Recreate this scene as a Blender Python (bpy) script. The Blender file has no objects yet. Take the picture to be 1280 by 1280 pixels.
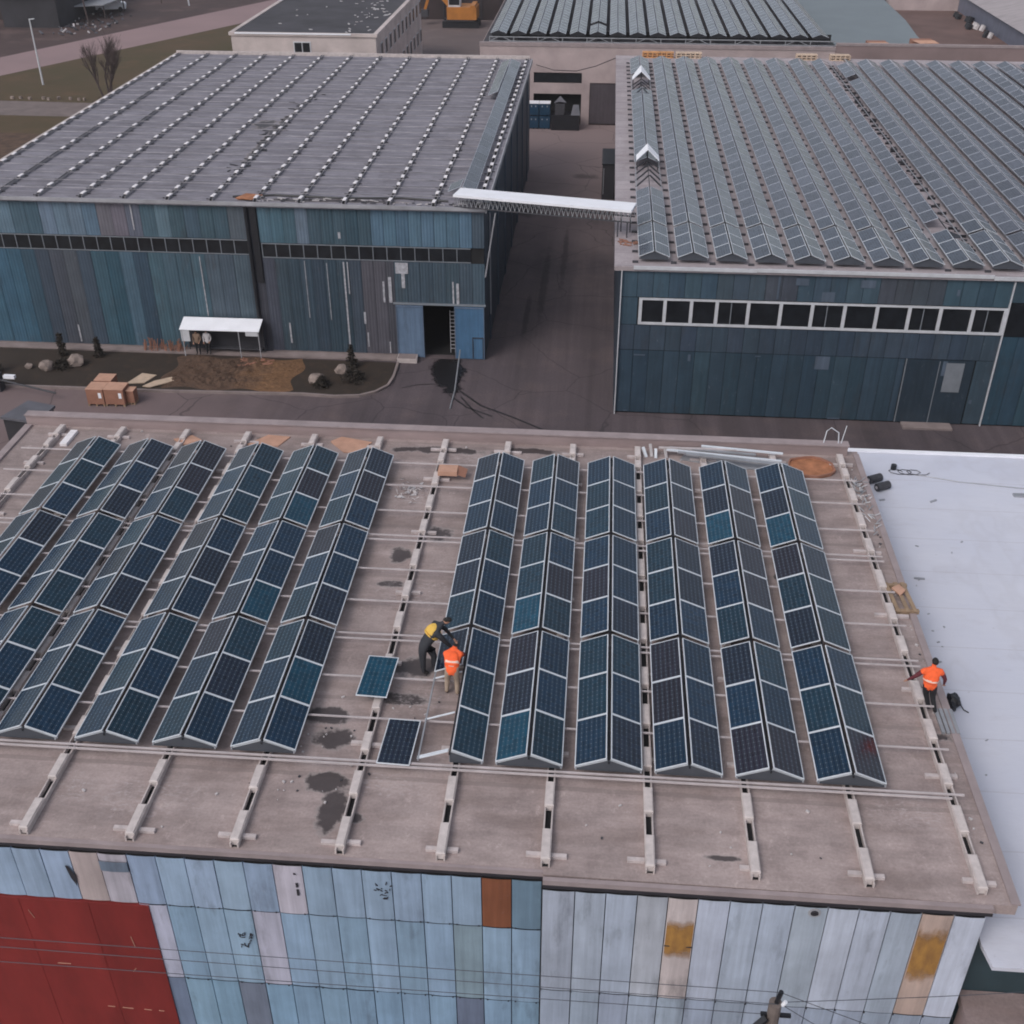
import bpy, bmesh, math, random
from mathutils import Vector, Matrix
random.seed(7)
R = math.radians
S = bpy.context.scene
COL = S.collection

# ------------------------------------------------------------------ materials
def lin(c):
    c = c / 255.0
    return c / 12.92 if c <= 0.04045 else ((c + 0.055) / 1.055) ** 2.4
def px(r, g, b, k=1.0):
    return (min(lin(r) * k, .9), min(lin(g) * k, .9), min(lin(b) * k, .9), 1)

def nodes(name):
    m = bpy.data.materials.new(name); m.use_nodes = True
    nt = m.node_tree
    b = nt.nodes['Principled BSDF']
    return m, nt, b
def N(nt, typ, **kw):
    n = nt.nodes.new(typ)
    for k, v in kw.items(): setattr(n, k, v)
    return n
def math_n(nt, op, a, b=None, c=None, clamp=False):
    n = nt.nodes.new('ShaderNodeMath'); n.operation = op; n.use_clamp = clamp
    for i, v in enumerate((a, b, c)):
        if v is None: continue
        if isinstance(v, (int, float)): n.inputs[i].default_value = v
        else: nt.links.new(v, n.inputs[i])
    return n.outputs[0]
def mixc(nt, fac, a, b, mode='MIX'):
    n = nt.nodes.new('ShaderNodeMix'); n.data_type = 'RGBA'; n.blend_type = mode
    if isinstance(fac, (int, float)): n.inputs[0].default_value = fac
    else: nt.links.new(fac, n.inputs[0])
    for i, v in ((6, a), (7, b)):
        if isinstance(v, tuple): n.inputs[i].default_value = v
        else: nt.links.new(v, n.inputs[i])
    return n.outputs[2]
def wpos(nt, scale=(1, 1, 1)):
    g = nt.nodes.new('ShaderNodeNewGeometry')
    m = nt.nodes.new('ShaderNodeMapping'); m.inputs['Scale'].default_value = scale
    nt.links.new(g.outputs['Position'], m.inputs['Vector'])
    return m.outputs[0]
def noise(nt, scale, vec=None, detail=5, rough=.6):
    n = nt.nodes.new('ShaderNodeTexNoise'); n.inputs['Scale'].default_value = scale
    n.inputs['Detail'].default_value = detail; n.inputs['Roughness'].default_value = rough
    nt.links.new(vec if vec is not None else wpos(nt), n.inputs['Vector'])
    return n.outputs['Fac']
def ramp(nt, fac, stops):
    n = nt.nodes.new('ShaderNodeValToRGB')
    while len(n.color_ramp.elements) < len(stops): n.color_ramp.elements.new(.5)
    for e, (p, c) in zip(n.color_ramp.elements, stops):
        e.position = p; e.color = c if isinstance(c, tuple) else (c, c, c, 1)
    nt.links.new(fac, n.inputs[0])
    return n.outputs[0]
def bump(nt, b, h, strength=.3, dist=.02):
    n = nt.nodes.new('ShaderNodeBump'); n.inputs['Strength'].default_value = strength
    n.inputs['Distance'].default_value = dist
    nt.links.new(h, n.inputs['Height']); nt.links.new(n.outputs[0], b.inputs['Normal'])

def mat(name, col, rough=.7, metal=0.0, var=.18, vs=2.0, stretch=(1, 1, 1), bmp=0.0, spec=None):
    m, nt, b = nodes(name)
    f = noise(nt, vs, wpos(nt, stretch))
    v = ramp(nt, f, [(.3, 1 - var), (.7, 1 + var)])
    nt.links.new(mixc(nt, 1.0, col, v, 'MULTIPLY'), b.inputs['Base Color'])
    b.inputs['Roughness'].default_value = rough; b.inputs['Metallic'].default_value = metal
    if spec is not None: b.inputs['Specular IOR Level'].default_value = spec
    if bmp: bump(nt, b, noise(nt, vs * 6), bmp)
    return m

def roof_mat(name, base, dark, stains=(), pale=(), roll=None, seam=.85, streaks=0):
    m, nt, b = nodes(name)
    n1 = noise(nt, .35, detail=6); n2 = noise(nt, 1.6, wpos(nt, (.35, 1.4, 1)), detail=7, rough=.7)
    c = mixc(nt, ramp(nt, n1, [(.3, 0.), (.72, 1.)]), base, dark)
    c = mixc(nt, ramp(nt, n2, [(.42, 0.), (.75, .55)]), c, (base[0] * 1.35, base[1] * 1.32, base[2] * 1.32, 1))
    n3 = noise(nt, 14, detail=3)
    c = mixc(nt, .7, c, ramp(nt, n3, [(.25, .8), (.75, 1.2)]), 'MULTIPLY')
    n5 = noise(nt, .9, detail=8, rough=.75)
    n6 = noise(nt, 2.6, wpos(nt, (1, .6, 1)), detail=9, rough=.8)
    c = mixc(nt, ramp(nt, n6, [(.57, 0.), (.66, .5)]), c, (base[0] * 1.5, base[1] * 1.5, base[2] * 1.5, 1))
    n7 = noise(nt, .55, wpos(nt, (.6, 1.5, 1)), detail=4)
    c = mixc(nt, ramp(nt, n7, [(.52, 0.), (.64, .35)]), c, (dark[0] * .8, dark[1] * .74, dark[2] * .68, 1))
    c = mixc(nt, ramp(nt, n5, [(.5, 0.), (.68, .5)]), c, (dark[0] * .75, dark[1] * .72, dark[2] * .72, 1))
    if streaks:
        f5 = noise(nt, 1.0, wpos(nt, (.25, 3.2, 1)), detail=8, rough=.75)
        c = mixc(nt, ramp(nt, f5, [(.50, 0.), (.62, streaks)]), c, (dark[0] * .5, dark[1] * .5, dark[2] * .5, 1))
    if roll:                                    # overlapping strips of roofing felt
        sp = nt.nodes.new('ShaderNodeSeparateXYZ'); nt.links.new(wpos(nt), sp.inputs[0])
        wob = math_n(nt, 'MULTIPLY', noise(nt, .7), .12)
        fr = math_n(nt, 'FRACT', math_n(nt, 'DIVIDE', math_n(nt, 'ADD', sp.outputs[1], wob), roll))
        line = math_n(nt, 'LESS_THAN', fr, .05)
        c = mixc(nt, math_n(nt, 'MULTIPLY', line, .5), c, (seam * base[0] * .6, seam * base[1] * .6, seam * base[2] * .6, 1))
        wn = nt.nodes.new('ShaderNodeTexWhiteNoise'); wn.noise_dimensions = '1D'
        nt.links.new(math_n(nt, 'FLOOR', math_n(nt, 'DIVIDE', math_n(nt, 'ADD', sp.outputs[1], wob), roll)), wn.inputs['W'])
        c = mixc(nt, .6, c, ramp(nt, wn.outputs[0], [(0, .86), (1, 1.12)]), 'MULTIPLY')
    def blob(cx, cy, rx, ry, edge=.9, k=1.1):
        mp = nt.nodes.new('ShaderNodeMapping'); mp.vector_type = 'TEXTURE'
        mp.inputs['Location'].default_value = (cx, cy, 0); mp.inputs['Scale'].default_value = (rx, ry, 1000)
        g = nt.nodes.new('ShaderNodeNewGeometry'); nt.links.new(g.outputs['Position'], mp.inputs['Vector'])
        ln = nt.nodes.new('ShaderNodeVectorMath'); ln.operation = 'LENGTH'; nt.links.new(mp.outputs[0], ln.inputs[0])
        nn = noise(nt, k, detail=6, rough=.65)
        d = math_n(nt, 'ADD', ln.outputs['Value'], math_n(nt, 'MULTIPLY', math_n(nt, 'SUBTRACT', nn, .5), 2.6))
        return ramp(nt, d, [(edge - .25, 1.), (edge + .2, 0.)])
    rough = .85
    tot = None
    for (cx, cy, rx, ry) in stains:
        f = blob(cx, cy, rx, ry); tot = f if tot is None else math_n(nt, 'MAXIMUM', tot, f)
    if tot is not None:
        rim = math_n(nt, 'MULTIPLY', math_n(nt, 'MULTIPLY', tot, math_n(nt, 'SUBTRACT', 1.0, tot)), 2.6, clamp=True)
        c = mixc(nt, rim, c, (.46, .40, .39, 1))
        c = mixc(nt, math_n(nt, 'MULTIPLY', tot, .86), c, (.032, .026, .028, 1))
        r = math_n(nt, 'MULTIPLY_ADD', tot, -.35, rough); nt.links.new(r, b.inputs['Roughness'])
    else: b.inputs['Roughness'].default_value = rough
    tot = None
    for (cx, cy, rx, ry) in pale:
        f = blob(cx, cy, rx, ry, .8, 3.5); tot = f if tot is None else math_n(nt, 'MAXIMUM', tot, f)
    if tot is not None:
        g2 = ramp(nt, noise(nt, 5, wpos(nt, (1, 2.5, 1)), detail=8, rough=.8), [(.5, 0.), (.62, 1.)])
        c = mixc(nt, math_n(nt, 'MULTIPLY', math_n(nt, 'MULTIPLY', tot, g2), .7), c, (.48, .42, .42, 1))
    nt.links.new(c, b.inputs['Base Color'])
    bump(nt, b, n3, .25, .02)
    return m

def sheet_mat(name, corr=0.0, rust=.3, rough=.5):
    """painted steel sheet: the paint is the object's own colour, weathered by streaks"""
    m, nt, b = nodes(name)
    oi = nt.nodes.new('ShaderNodeObjectInfo')
    st = noise(nt, 1.0, wpos(nt, (5.5, 5.5, .25)), detail=6, rough=.7)
    c = mixc(nt, 1.0, oi.outputs['Color'], ramp(nt, st, [(.28, .80), (.72, 1.2)]), 'MULTIPLY')
    w2 = noise(nt, 2.4, wpos(nt, (2.2, 2.2, .9)), detail=9, rough=.8)          # chalky worn paint
    c = mixc(nt, ramp(nt, w2, [(.60, 0.), (.72, .35)]), c, (.36, .37, .41, 1))
    w3 = noise(nt, .7, wpos(nt, (1.8, 1.8, .5)), detail=7, rough=.7)           # grime run-offs
    c = mixc(nt, ramp(nt, w3, [(.56, 0.), (.72, .45)]), c, (.045, .045, .052, 1))
    blot = noise(nt, .9, detail=6)
    c = mixc(nt, .8, c, ramp(nt, blot, [(.3, .84), (.7, 1.14)]), 'MULTIPLY')
    rs = noise(nt, 1.3, wpos(nt, (3, 3, .6)), detail=8, rough=.75)
    c = mixc(nt, ramp(nt, rs, [(.64, 0.), (.76, rust)]), c, (.16, .10, .075, 1))
    nt.links.new(c, b.inputs['Base Color'])
    b.inputs['Roughness'].default_value = rough
    if corr:
        w = nt.nodes.new('ShaderNodeTexWave'); w.bands_direction = 'X'; w.inputs['Scale'].default_value = corr
        w.inputs['Distortion'].default_value = 0.0
        nt.links.new(wpos(nt), w.inputs['Vector'])
        bump(nt, b, w.outputs['Fac'], .5, .03)
    else: bump(nt, b, noise(nt, .8, wpos(nt, (1.5, 1, .5)), detail=2), .35, .06)
    return m

def cell_mat():
    m, nt, b = nodes('photovoltaic_cells')
    uv = nt.nodes.new('ShaderNodeUVMap'); uv.uv_map = 'UVMap'
    sp = nt.nodes.new('ShaderNodeSeparateXYZ'); nt.links.new(uv.outputs[0], sp.inputs[0])
    u, v = sp.outputs[0], sp.outputs[1]
    def grid(x, n, w):
        f = math_n(nt, 'FRACT', math_n(nt, 'MULTIPLY', math_n(nt, 'FRACT', x), n))
        d = math_n(nt, 'ABSOLUTE', math_n(nt, 'SUBTRACT', f, .5))
        return math_n(nt, 'GREATER_THAN', d, .5 - w)
    def bus(x, n, w):
        f = math_n(nt, 'FRACT', math_n(nt, 'MULTIPLY', math_n(nt, 'FRACT', x), n))
        d = math_n(nt, 'ABSOLUTE', math_n(nt, 'SUBTRACT', f, .5))
        return math_n(nt, 'LESS_THAN', d, w)
    oi = nt.nodes.new('ShaderNodeObjectInfo')
    fl = nt.nodes.new('ShaderNodeVectorMath'); fl.operation = 'FLOOR'; nt.links.new(uv.outputs[0], fl.inputs[0])
    wn = nt.nodes.new('ShaderNodeTexWhiteNoise'); wn.noise_dimensions = '3D'
    nt.links.new(fl.outputs[0], wn.inputs['Vector'])
    varf = ramp(nt, wn.outputs[0], [(0, .75), (1, 1.25)])
    c = mixc(nt, 1.0, oi.outputs['Color'], varf, 'MULTIPLY')
    cl = nt.nodes.new('ShaderNodeVectorMath'); cl.operation = 'MULTIPLY'; cl.inputs[1].default_value = (6, 10, 1)
    nt.links.new(uv.outputs[0], cl.inputs[0])
    cf = nt.nodes.new('ShaderNodeVectorMath'); cf.operation = 'FLOOR'; nt.links.new(cl.outputs[0], cf.inputs[0])
    w2 = nt.nodes.new('ShaderNodeTexWhiteNoise'); w2.noise_dimensions = '4D'; nt.links.new(cf.outputs[0], w2.inputs['Vector'])
    nt.links.new(oi.outputs['Random'], w2.inputs['W'])
    c = mixc(nt, 1.0, c, ramp(nt, w2.outputs[0], [(0, .8), (1, 1.2)]), 'MULTIPLY')
    c = mixc(nt, math_n(nt, 'MULTIPLY', bus(u, 12, .05), .12), c, (.30, .36, .42, 1))
    c = mixc(nt, math_n(nt, 'MULTIPLY', grid(u, 6, .035), .5), c, (.12, .18, .24, 1))
    c = mixc(nt, math_n(nt, 'MULTIPLY', grid(v, 10, .02), .14), c, (.13, .17, .22, 1))
    # the spots where the corners of the cells leave a diamond of backing sheet
    dm = math_n(nt, 'MULTIPLY', grid(u, 6, .07), grid(v, 10, .06))
    c = mixc(nt, math_n(nt, 'MULTIPLY', dm, .35), c, (.42, .47, .55, 1))
    nt.links.new(c, b.inputs['Base Color'])
    bump(nt, b, noise(nt, .7, detail=2), .12, .12)
    dust = noise(nt, 1.1, wpos(nt, (1, .4, 1)), detail=7, rough=.7)
    nt.links.new(ramp(nt, dust, [(.3, .10), (.75, .30)]), b.inputs['Roughness'])
    b.inputs['IOR'].default_value = 1.5
    b.inputs['Specular IOR Level'].default_value = .42
    return m

MT = {}
MT['front_roof'] = roof_mat('bitumen_roof', (.385, .315, .305, 1), (.215, .170, .165, 1),
    stains=[(-6.9, 22.5, .9, .32), (-6.35, 20.05, .62, .42), (-5.95, 19.2, .45, .78), (-5.4, 18.95, .35, .2), (-6.5, 21.6, .6, .42), (-4.7, 24.6, .8, .55), (-4.9, 23.3, .9, .25), (-5.0, 31.6, .55, .5), (-6.0, 30.2, .5, .5),
            (-5.6, 37.2, 2.6, .28), (-2.2, 37.4, 1.2, .25), (-12.5, 37.6, .6, .12), (3.6, 18.4, .5, .1), (9.6, 22.9, .4, .2), (-6.1, 28.6, .4, .25), (6.2, 29.9, .2, .2)],
    pale=[(-10.8, 19.2, 1.6, .8), (-5.9, 33.9, .9, .9), (-4.8, 20.1, 1.0, .5), (-4.6, 23.3, 1.0, .7), (-12.6, 19.4, .5, .6), (-5.2, 28.2, 1.5, .8), (8.2, 20.2, 1.2, .7), (-4, 36.6, 2.5, .5)], roll=2.9, seam=.95)
MT['left_roof'] = roof_mat('weathered_felt_roof', (.262, .252, .290, 1), (.185, .176, .208, 1), streaks=.7, roll=1.5, seam=.6,
    stains=[(-23.9, 83, .45, 8), (-25.2, 85, .8, 1.5), (-16, 67.2, 5.0, .35)])
MT['right_roof'] = roof_mat('grey_felt_roof', (.38, .34, .36, 1), (.31, .27, .29, 1), roll=2.0)
MT['slab_edge'] = mat('concrete_eave', (.31, .255, .26, 1), .85, var=.15, vs=1.5, bmp=.2)
MT['parapet'] = mat('parapet_render', (.30, .235, .235, 1), .85, var=.2, vs=.9, stretch=(.5, 1, 2), bmp=.2)
MT['beam'] = mat('pale_precast_concrete', (.50, .44, .43, 1), .8, var=.2, vs=3, bmp=.25)
MT['cap'] = mat('pale_concrete_cap', (.56, .50, .49, 1), .75, var=.15, vs=4, bmp=.2)
MT['capwhite'] = mat('white_concrete_cap', (.82, .79, .82, 1), .75, var=.12, vs=4)
MT['sleeper'] = mat('grey_concrete_sleeper', (.50, .44, .44, 1), .85, var=.25, vs=3)
MT['crossrail'] = mat('dull_cross_rail', (.29, .275, .30, 1), .6, 0, var=.5, vs=.8)
MT['deckrail'] = mat('grey_deck_rail', (.24, .23, .25, 1), .6, 0, var=.2)
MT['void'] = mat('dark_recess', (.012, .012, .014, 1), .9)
MT['alu'] = mat('aluminium_profile', (.66, .70, .76, 1), .5, 0.0, var=.06)
MT['fieldframe'] = mat('dull_panel_frame', (.42, .45, .52, 1), .5, 0, var=.1)
MT['galv'] = mat('galvanised_steel', (.36, .37, .40, 1), .5, .4, var=.15)
MT['rail'] = mat('dull_rail_steel', (.50, .45, .46, 1), .6, 0, var=.15)
MT['deflector'] = mat('grey_end_sheet', (.085, .095, .115, 1), .4, .3, var=.1)
MT['cells'] = cell_mat()
MT['annexroof'] = roof_mat('mauve_felt_roof', (.27, .21, .205, 1), (.235, .18, .18, 1), roll=3.0)
MT['sheet'] = sheet_mat('painted_steel_sheet', 0, .25)
MT['sheetc'] = sheet_mat('corrugated_steel_sheet', 1.6, .5)
MT['glass'] = mat('dirty_dark_glass', (.012, .014, .018, 1), .3, var=.5, vs=1.5)
MT['wframe'] = mat('white_window_frame', (.55, .56, .60, 1), .6, var=.1)
MT['gframe'] = mat('grey_window_frame', (.2, .22, .25, 1), .6, var=.1)
MT['white'] = mat('white_painted_metal', (.85, .86, .92, 1), .5, var=.05, vs=1)
MT['fascia'] = mat('fascia_metal', (.33, .33, .36, 1), .6, var=.25, vs=.7)
MT['fasciadark'] = mat('dark_drip_edge', (.03, .028, .035, 1), .6)
MT['tan'] = mat('mauve_rendered_wall', (.42, .34, .34, 1), .85, var=.16, vs=.4, bmp=.1)
MT['tan2'] = mat('brown_rendered_wall', (.25, .185, .185, 1), .85, var=.16, vs=.3, bmp=.1)
MT['beige'] = mat('pale_rendered_wall', (.52, .45, .44, 1), .85, var=.2, vs=.35, bmp=.1)
MT['darkroof'] = mat('dark_bitumen', (.05, .047, .056, 1), .8, var=.35, vs=.3)
MT['greenroof'] = mat('grey_green_metal_roof', (.16, .19, .21, 1), .5, var=.1, vs=.2)
MT['brownroof'] = mat('red_brown_felt', (.14, .085, .075, 1), .85, var=.25, vs=.25)
MT['paleroof'] = mat('pale_metal_roof', (.36, .32, .33, 1), .6, var=.22, vs=.5, stretch=(1, 6, 1))
MT['tealwall'] = mat('teal_wall', (.03, .055, .068, 1), .6, var=.2, vs=1)
MT['darkwall'] = mat('dark_maroon_wall', (.035, .023, .025, 1), .8, var=.25, vs=.4)
MT['bluedark'] = mat('dark_blue_grey_wall', (.028, .027, .034, 1), .8, var=.3, vs=.3)
MT['soil'] = mat('bare_brown_soil', (.088, .052, .035, 1), .95, var=.45, vs=1.1, bmp=.6)
m_, nt_, b_ = nodes('orange_clay')
sp_ = nt_.nodes.new('ShaderNodeSeparateXYZ'); nt_.links.new(wpos(nt_), sp_.inputs[0])
g_ = math_n(nt_, 'ADD', math_n(nt_, 'DIVIDE', math_n(nt_, 'ADD', sp_.outputs[0], 22.2), 2.2), math_n(nt_, 'MULTIPLY', math_n(nt_, 'SUBTRACT', noise(nt_, .8), .5), 2.0))
c_ = mixc(nt_, ramp(nt_, g_, [(0., 0.), (1., 1.)]), (.105, .062, .042, 1), (.20, .105, .052, 1))
c_ = mixc(nt_, 1.0, c_, ramp(nt_, noise(nt_, 3.5, detail=9, rough=.8), [(.3, .45), (.7, 1.45)]), 'MULTIPLY')
nt_.links.new(c_, b_.inputs['Base Color']); b_.inputs['Roughness'].default_value = .95; bump(nt_, b_, noise(nt_, 5, detail=8, rough=.75), 1.0, .12)
MT['clay'] = m_
MT['grassy'] = None
MT['kerb'] = mat('kerb_concrete', (.24, .195, .19, 1), .85, var=.2, vs=1)
MT['path'] = mat('worn_path_concrete', (.17, .135, .13, 1), .9, var=.2, vs=.6)
MT['card'] = mat('cardboard', (.50, .29, .21, 1), .85, var=.12, vs=3)
MT['card2'] = mat('cardboard_dark', (.30, .145, .10, 1), .85, var=.15, vs=2)
MT['wood'] = mat('raw_timber', (.30, .21, .14, 1), .8, var=.25, vs=4)
MT['rust'] = mat('rusty_sheet', (.36, .15, .075, 1), .8, var=.35, vs=2.5)
MT['film'] = mat('crumpled_plastic_film', (.5, .47, .48, 1), .35, var=.2, vs=4)
MT['black'] = mat('black_plastic', (.012, .013, .018, 1), .5)
MT['darkgrey'] = mat('dark_grey_rubber', (.05, .05, .06, 1), .7, var=.3, vs=5)
MT['orange'] = mat('machine_orange_paint', (.42, .16, .03, 1), .5, var=.15, vs=1)
MT['blue'] = mat('blue_crate_plastic', (.006, .040, .085, 1), .5, var=.2, vs=2)
MT['bark'] = mat('grey_brown_bark', (.075, .055, .055, 1), .9, var=.3, vs=2)
MT['stone'] = mat('garden_rock', (.25, .20, .18, 1), .9, var=.35, vs=2.5, bmp=.6)
MT['red'] = mat('red_gate_paint', (.205, .024, .022, 1), .55, var=.22, vs=.7, stretch=(1.5, 1, .5))
MT['orangepl'] = mat('orange_barrier_board', (.55, .27, .11, 1), .7, var=.3, vs=1.5)
MT['cream'] = mat('cream_pallet_wood', (.55, .42, .32, 1), .7, var=.2, vs=2)
MT['wood_pole'] = mat('weathered_pole', (.16, .13, .12, 1), .85, var=.25, vs=3)
MT['wire'] = mat('cable_sheath', (.06, .065, .08, 1), .5)
MT['paint'] = mat('white_peeling_paint', (.38, .38, .42, 1), .7, var=.35, vs=5)

def ground_mat(name, a, b_, scale, c3=None, rough=.9, tracks=False):
    m, nt, b = nodes(name)
    f = noise(nt, scale, detail=7, rough=.65)
    c = mixc(nt, ramp(nt, f, [(.32, 0.), (.68, 1.)]), a, b_)
    if c3:
        f2 = noise(nt, scale * 2.3, detail=6)
        c = mixc(nt, ramp(nt, f2, [(.52, 0.), (.7, .7)]), c, c3)
    f3 = noise(nt, 9, detail=4)
    c = mixc(nt, .8, c, ramp(nt, f3, [(.25, .8), (.75, 1.2)]), 'MULTIPLY')
    if tracks:                                  # tyre-worn streaks along the yard
        f4 = noise(nt, .55, wpos(nt, (1.6, .05, 1)), detail=5)
        c = mixc(nt, .8, c, ramp(nt, f4, [(.35, .72), (.65, 1.25)]), 'MULTIPLY')
        sp = nt.nodes.new('ShaderNodeSeparateXYZ'); nt.links.new(wpos(nt), sp.inputs[0])   # alley shading put into the colour: paler toward its far end
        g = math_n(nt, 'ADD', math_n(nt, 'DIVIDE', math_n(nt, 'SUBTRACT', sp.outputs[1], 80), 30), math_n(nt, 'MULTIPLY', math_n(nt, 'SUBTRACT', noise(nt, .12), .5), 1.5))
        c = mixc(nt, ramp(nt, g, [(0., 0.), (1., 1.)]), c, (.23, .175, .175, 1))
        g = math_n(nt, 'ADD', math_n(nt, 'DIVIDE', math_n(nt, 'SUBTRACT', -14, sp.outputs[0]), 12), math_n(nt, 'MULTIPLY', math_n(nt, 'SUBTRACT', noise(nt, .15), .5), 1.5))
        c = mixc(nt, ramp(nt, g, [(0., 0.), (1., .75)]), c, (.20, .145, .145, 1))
    if tracks:
        for (cx, cy, rx, ry) in ((-3.9, 80, .35, 9), (-2.6, 86, .3, 8), (-4.8, 74, .25, 5), (-6.2, 97, 1.2, 1.6), (-9, 100, 2.4, 2.2), (-1.5, 108, 1.5, 1.0), (-2.5, 57.5, .5, .12), (4, 52, 1.4, .25), (14, 50, .8, .2), (18, 52, .6, .2)):
            mp = nt.nodes.new('ShaderNodeMapping'); mp.vector_type = 'TEXTURE'; mp.inputs['Location'].default_value = (cx, cy, 0); mp.inputs['Scale'].default_value = (rx, ry, 1000)
            g_ = nt.nodes.new('ShaderNodeNewGeometry'); nt.links.new(g_.outputs['Position'], mp.inputs['Vector'])
            ln = nt.nodes.new('ShaderNodeVectorMath'); ln.operation = 'LENGTH'; nt.links.new(mp.outputs[0], ln.inputs[0])
            d = math_n(nt, 'ADD', ln.outputs['Value'], math_n(nt, 'MULTIPLY', math_n(nt, 'SUBTRACT', noise(nt, 1.2, detail=6, rough=.7), .5), 1.8))
            c = mixc(nt, ramp(nt, d, [(.5, .55), (1.1, 0.)]), c, (.022, .018, .021, 1))
        vo = nt.nodes.new('ShaderNodeTexVoronoi'); vo.feature = 'DISTANCE_TO_EDGE'; vo.inputs['Scale'].default_value = .16
        vm = nt.nodes.new('ShaderNodeVectorMath'); vm.operation = 'ADD'; nt.links.new(wpos(nt), vm.inputs[0])
        nn = nt.nodes.new('ShaderNodeTexNoise'); nn.inputs['Scale'].default_value = .5; nt.links.new(wpos(nt), nn.inputs['Vector']); nt.links.new(nn.outputs['Color'], vm.inputs[1])
        nt.links.new(vm.outputs[0], vo.inputs['Vector'])
        c = mixc(nt, ramp(nt, vo.outputs['Distance'], [(.003, .5), (.008, 0.)]), c, (.02, .017, .02, 1))
    nt.links.new(c, b.inputs['Base Color']); b.inputs['Roughness'].default_value = rough
    bump(nt, b, f3, .3, .03)
    return m
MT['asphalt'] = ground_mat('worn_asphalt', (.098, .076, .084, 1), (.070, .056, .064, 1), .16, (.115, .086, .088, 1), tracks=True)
MT['grassy'] = ground_mat('winter_grass', (.085, .053, .026, 1), (.062, .047, .018, 1), .12, (.105, .062, .030, 1))
MT['verge'] = ground_mat('dark_winter_turf', (.026, .018, .014, 1), (.036, .025, .018, 1), .5, (.055, .034, .022, 1))
MT['dirtyard'] = ground_mat('dirt_yard', (.15, .115, .112, 1), (.115, .088, .088, 1), .12, (.19, .15, .145, 1))
MT['farroad'] = ground_mat('far_road_asphalt', (.29, .20, .205, 1), (.25, .175, .18, 1), .1)
MT['darksoil'] = ground_mat('dark_track_soil', (.075, .045, .042, 1), (.050, .033, .035, 1), .08, (.13, .085, .08, 1))
MT['tarpgrey'] = mat('grey_tarpaulin', (.11, .11, .13, 1), .6, var=.2, vs=1)
MT['whiteroof'] = None
def white_roof():
    m, nt, b = nodes('white_membrane_roof')
    c = mixc(nt, ramp(nt, noise(nt, .25, detail=5), [(.3, 0.), (.7, 1.)]), (.56, .58, .68, 1), (.62, .63, .71, 1))
    c = mixc(nt, ramp(nt, noise(nt, 1.1, wpos(nt, (.5, 1.5, 1)), detail=8, rough=.75), [(.55, 0.), (.8, .4)]), c, (.42, .40, .43, 1))
    c = mixc(nt, ramp(nt, noise(nt, 3.3, detail=6, rough=.7), [(.66, 0.), (.74, .55)]), c, (.3, .28, .3, 1))
    pd = noise(nt, .45, wpos(nt, (1, .6, 1)), detail=3)                          # dried puddle rings
    ring = ramp(nt, pd, [(.52, 0.), (.60, .14), (.63, .04), (.9, .10)])
    c = mixc(nt, ring, c, (.36, .34, .37, 1))
    c = mixc(nt, ramp(nt, noise(nt, 7, detail=9, rough=.8), [(.6, 0.), (.7, .3)]), c, (.33, .31, .33, 1))
    sp = nt.nodes.new('ShaderNodeSeparateXYZ'); nt.links.new(wpos(nt), sp.inputs[0])
    bump(nt, b, noise(nt, .8, wpos(nt, (.6, 1.6, 1)), detail=4), .35, .08)
    ln = math_n(nt, 'LESS_THAN', math_n(nt, 'FRACT', math_n(nt, 'DIVIDE', math_n(nt, 'ADD', sp.outputs[1], math_n(nt, 'MULTIPLY', noise(nt, .5), .1)), 2.05)), .02)
    c = mixc(nt, math_n(nt, 'MULTIPLY', ln, .35), c, (.4, .38, .42, 1))
    nt.links.new(c, b.inputs['Base Color']); b.inputs['Roughness'].default_value = .75
    return m
MT['whiteroof'] = white_roof()

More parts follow.
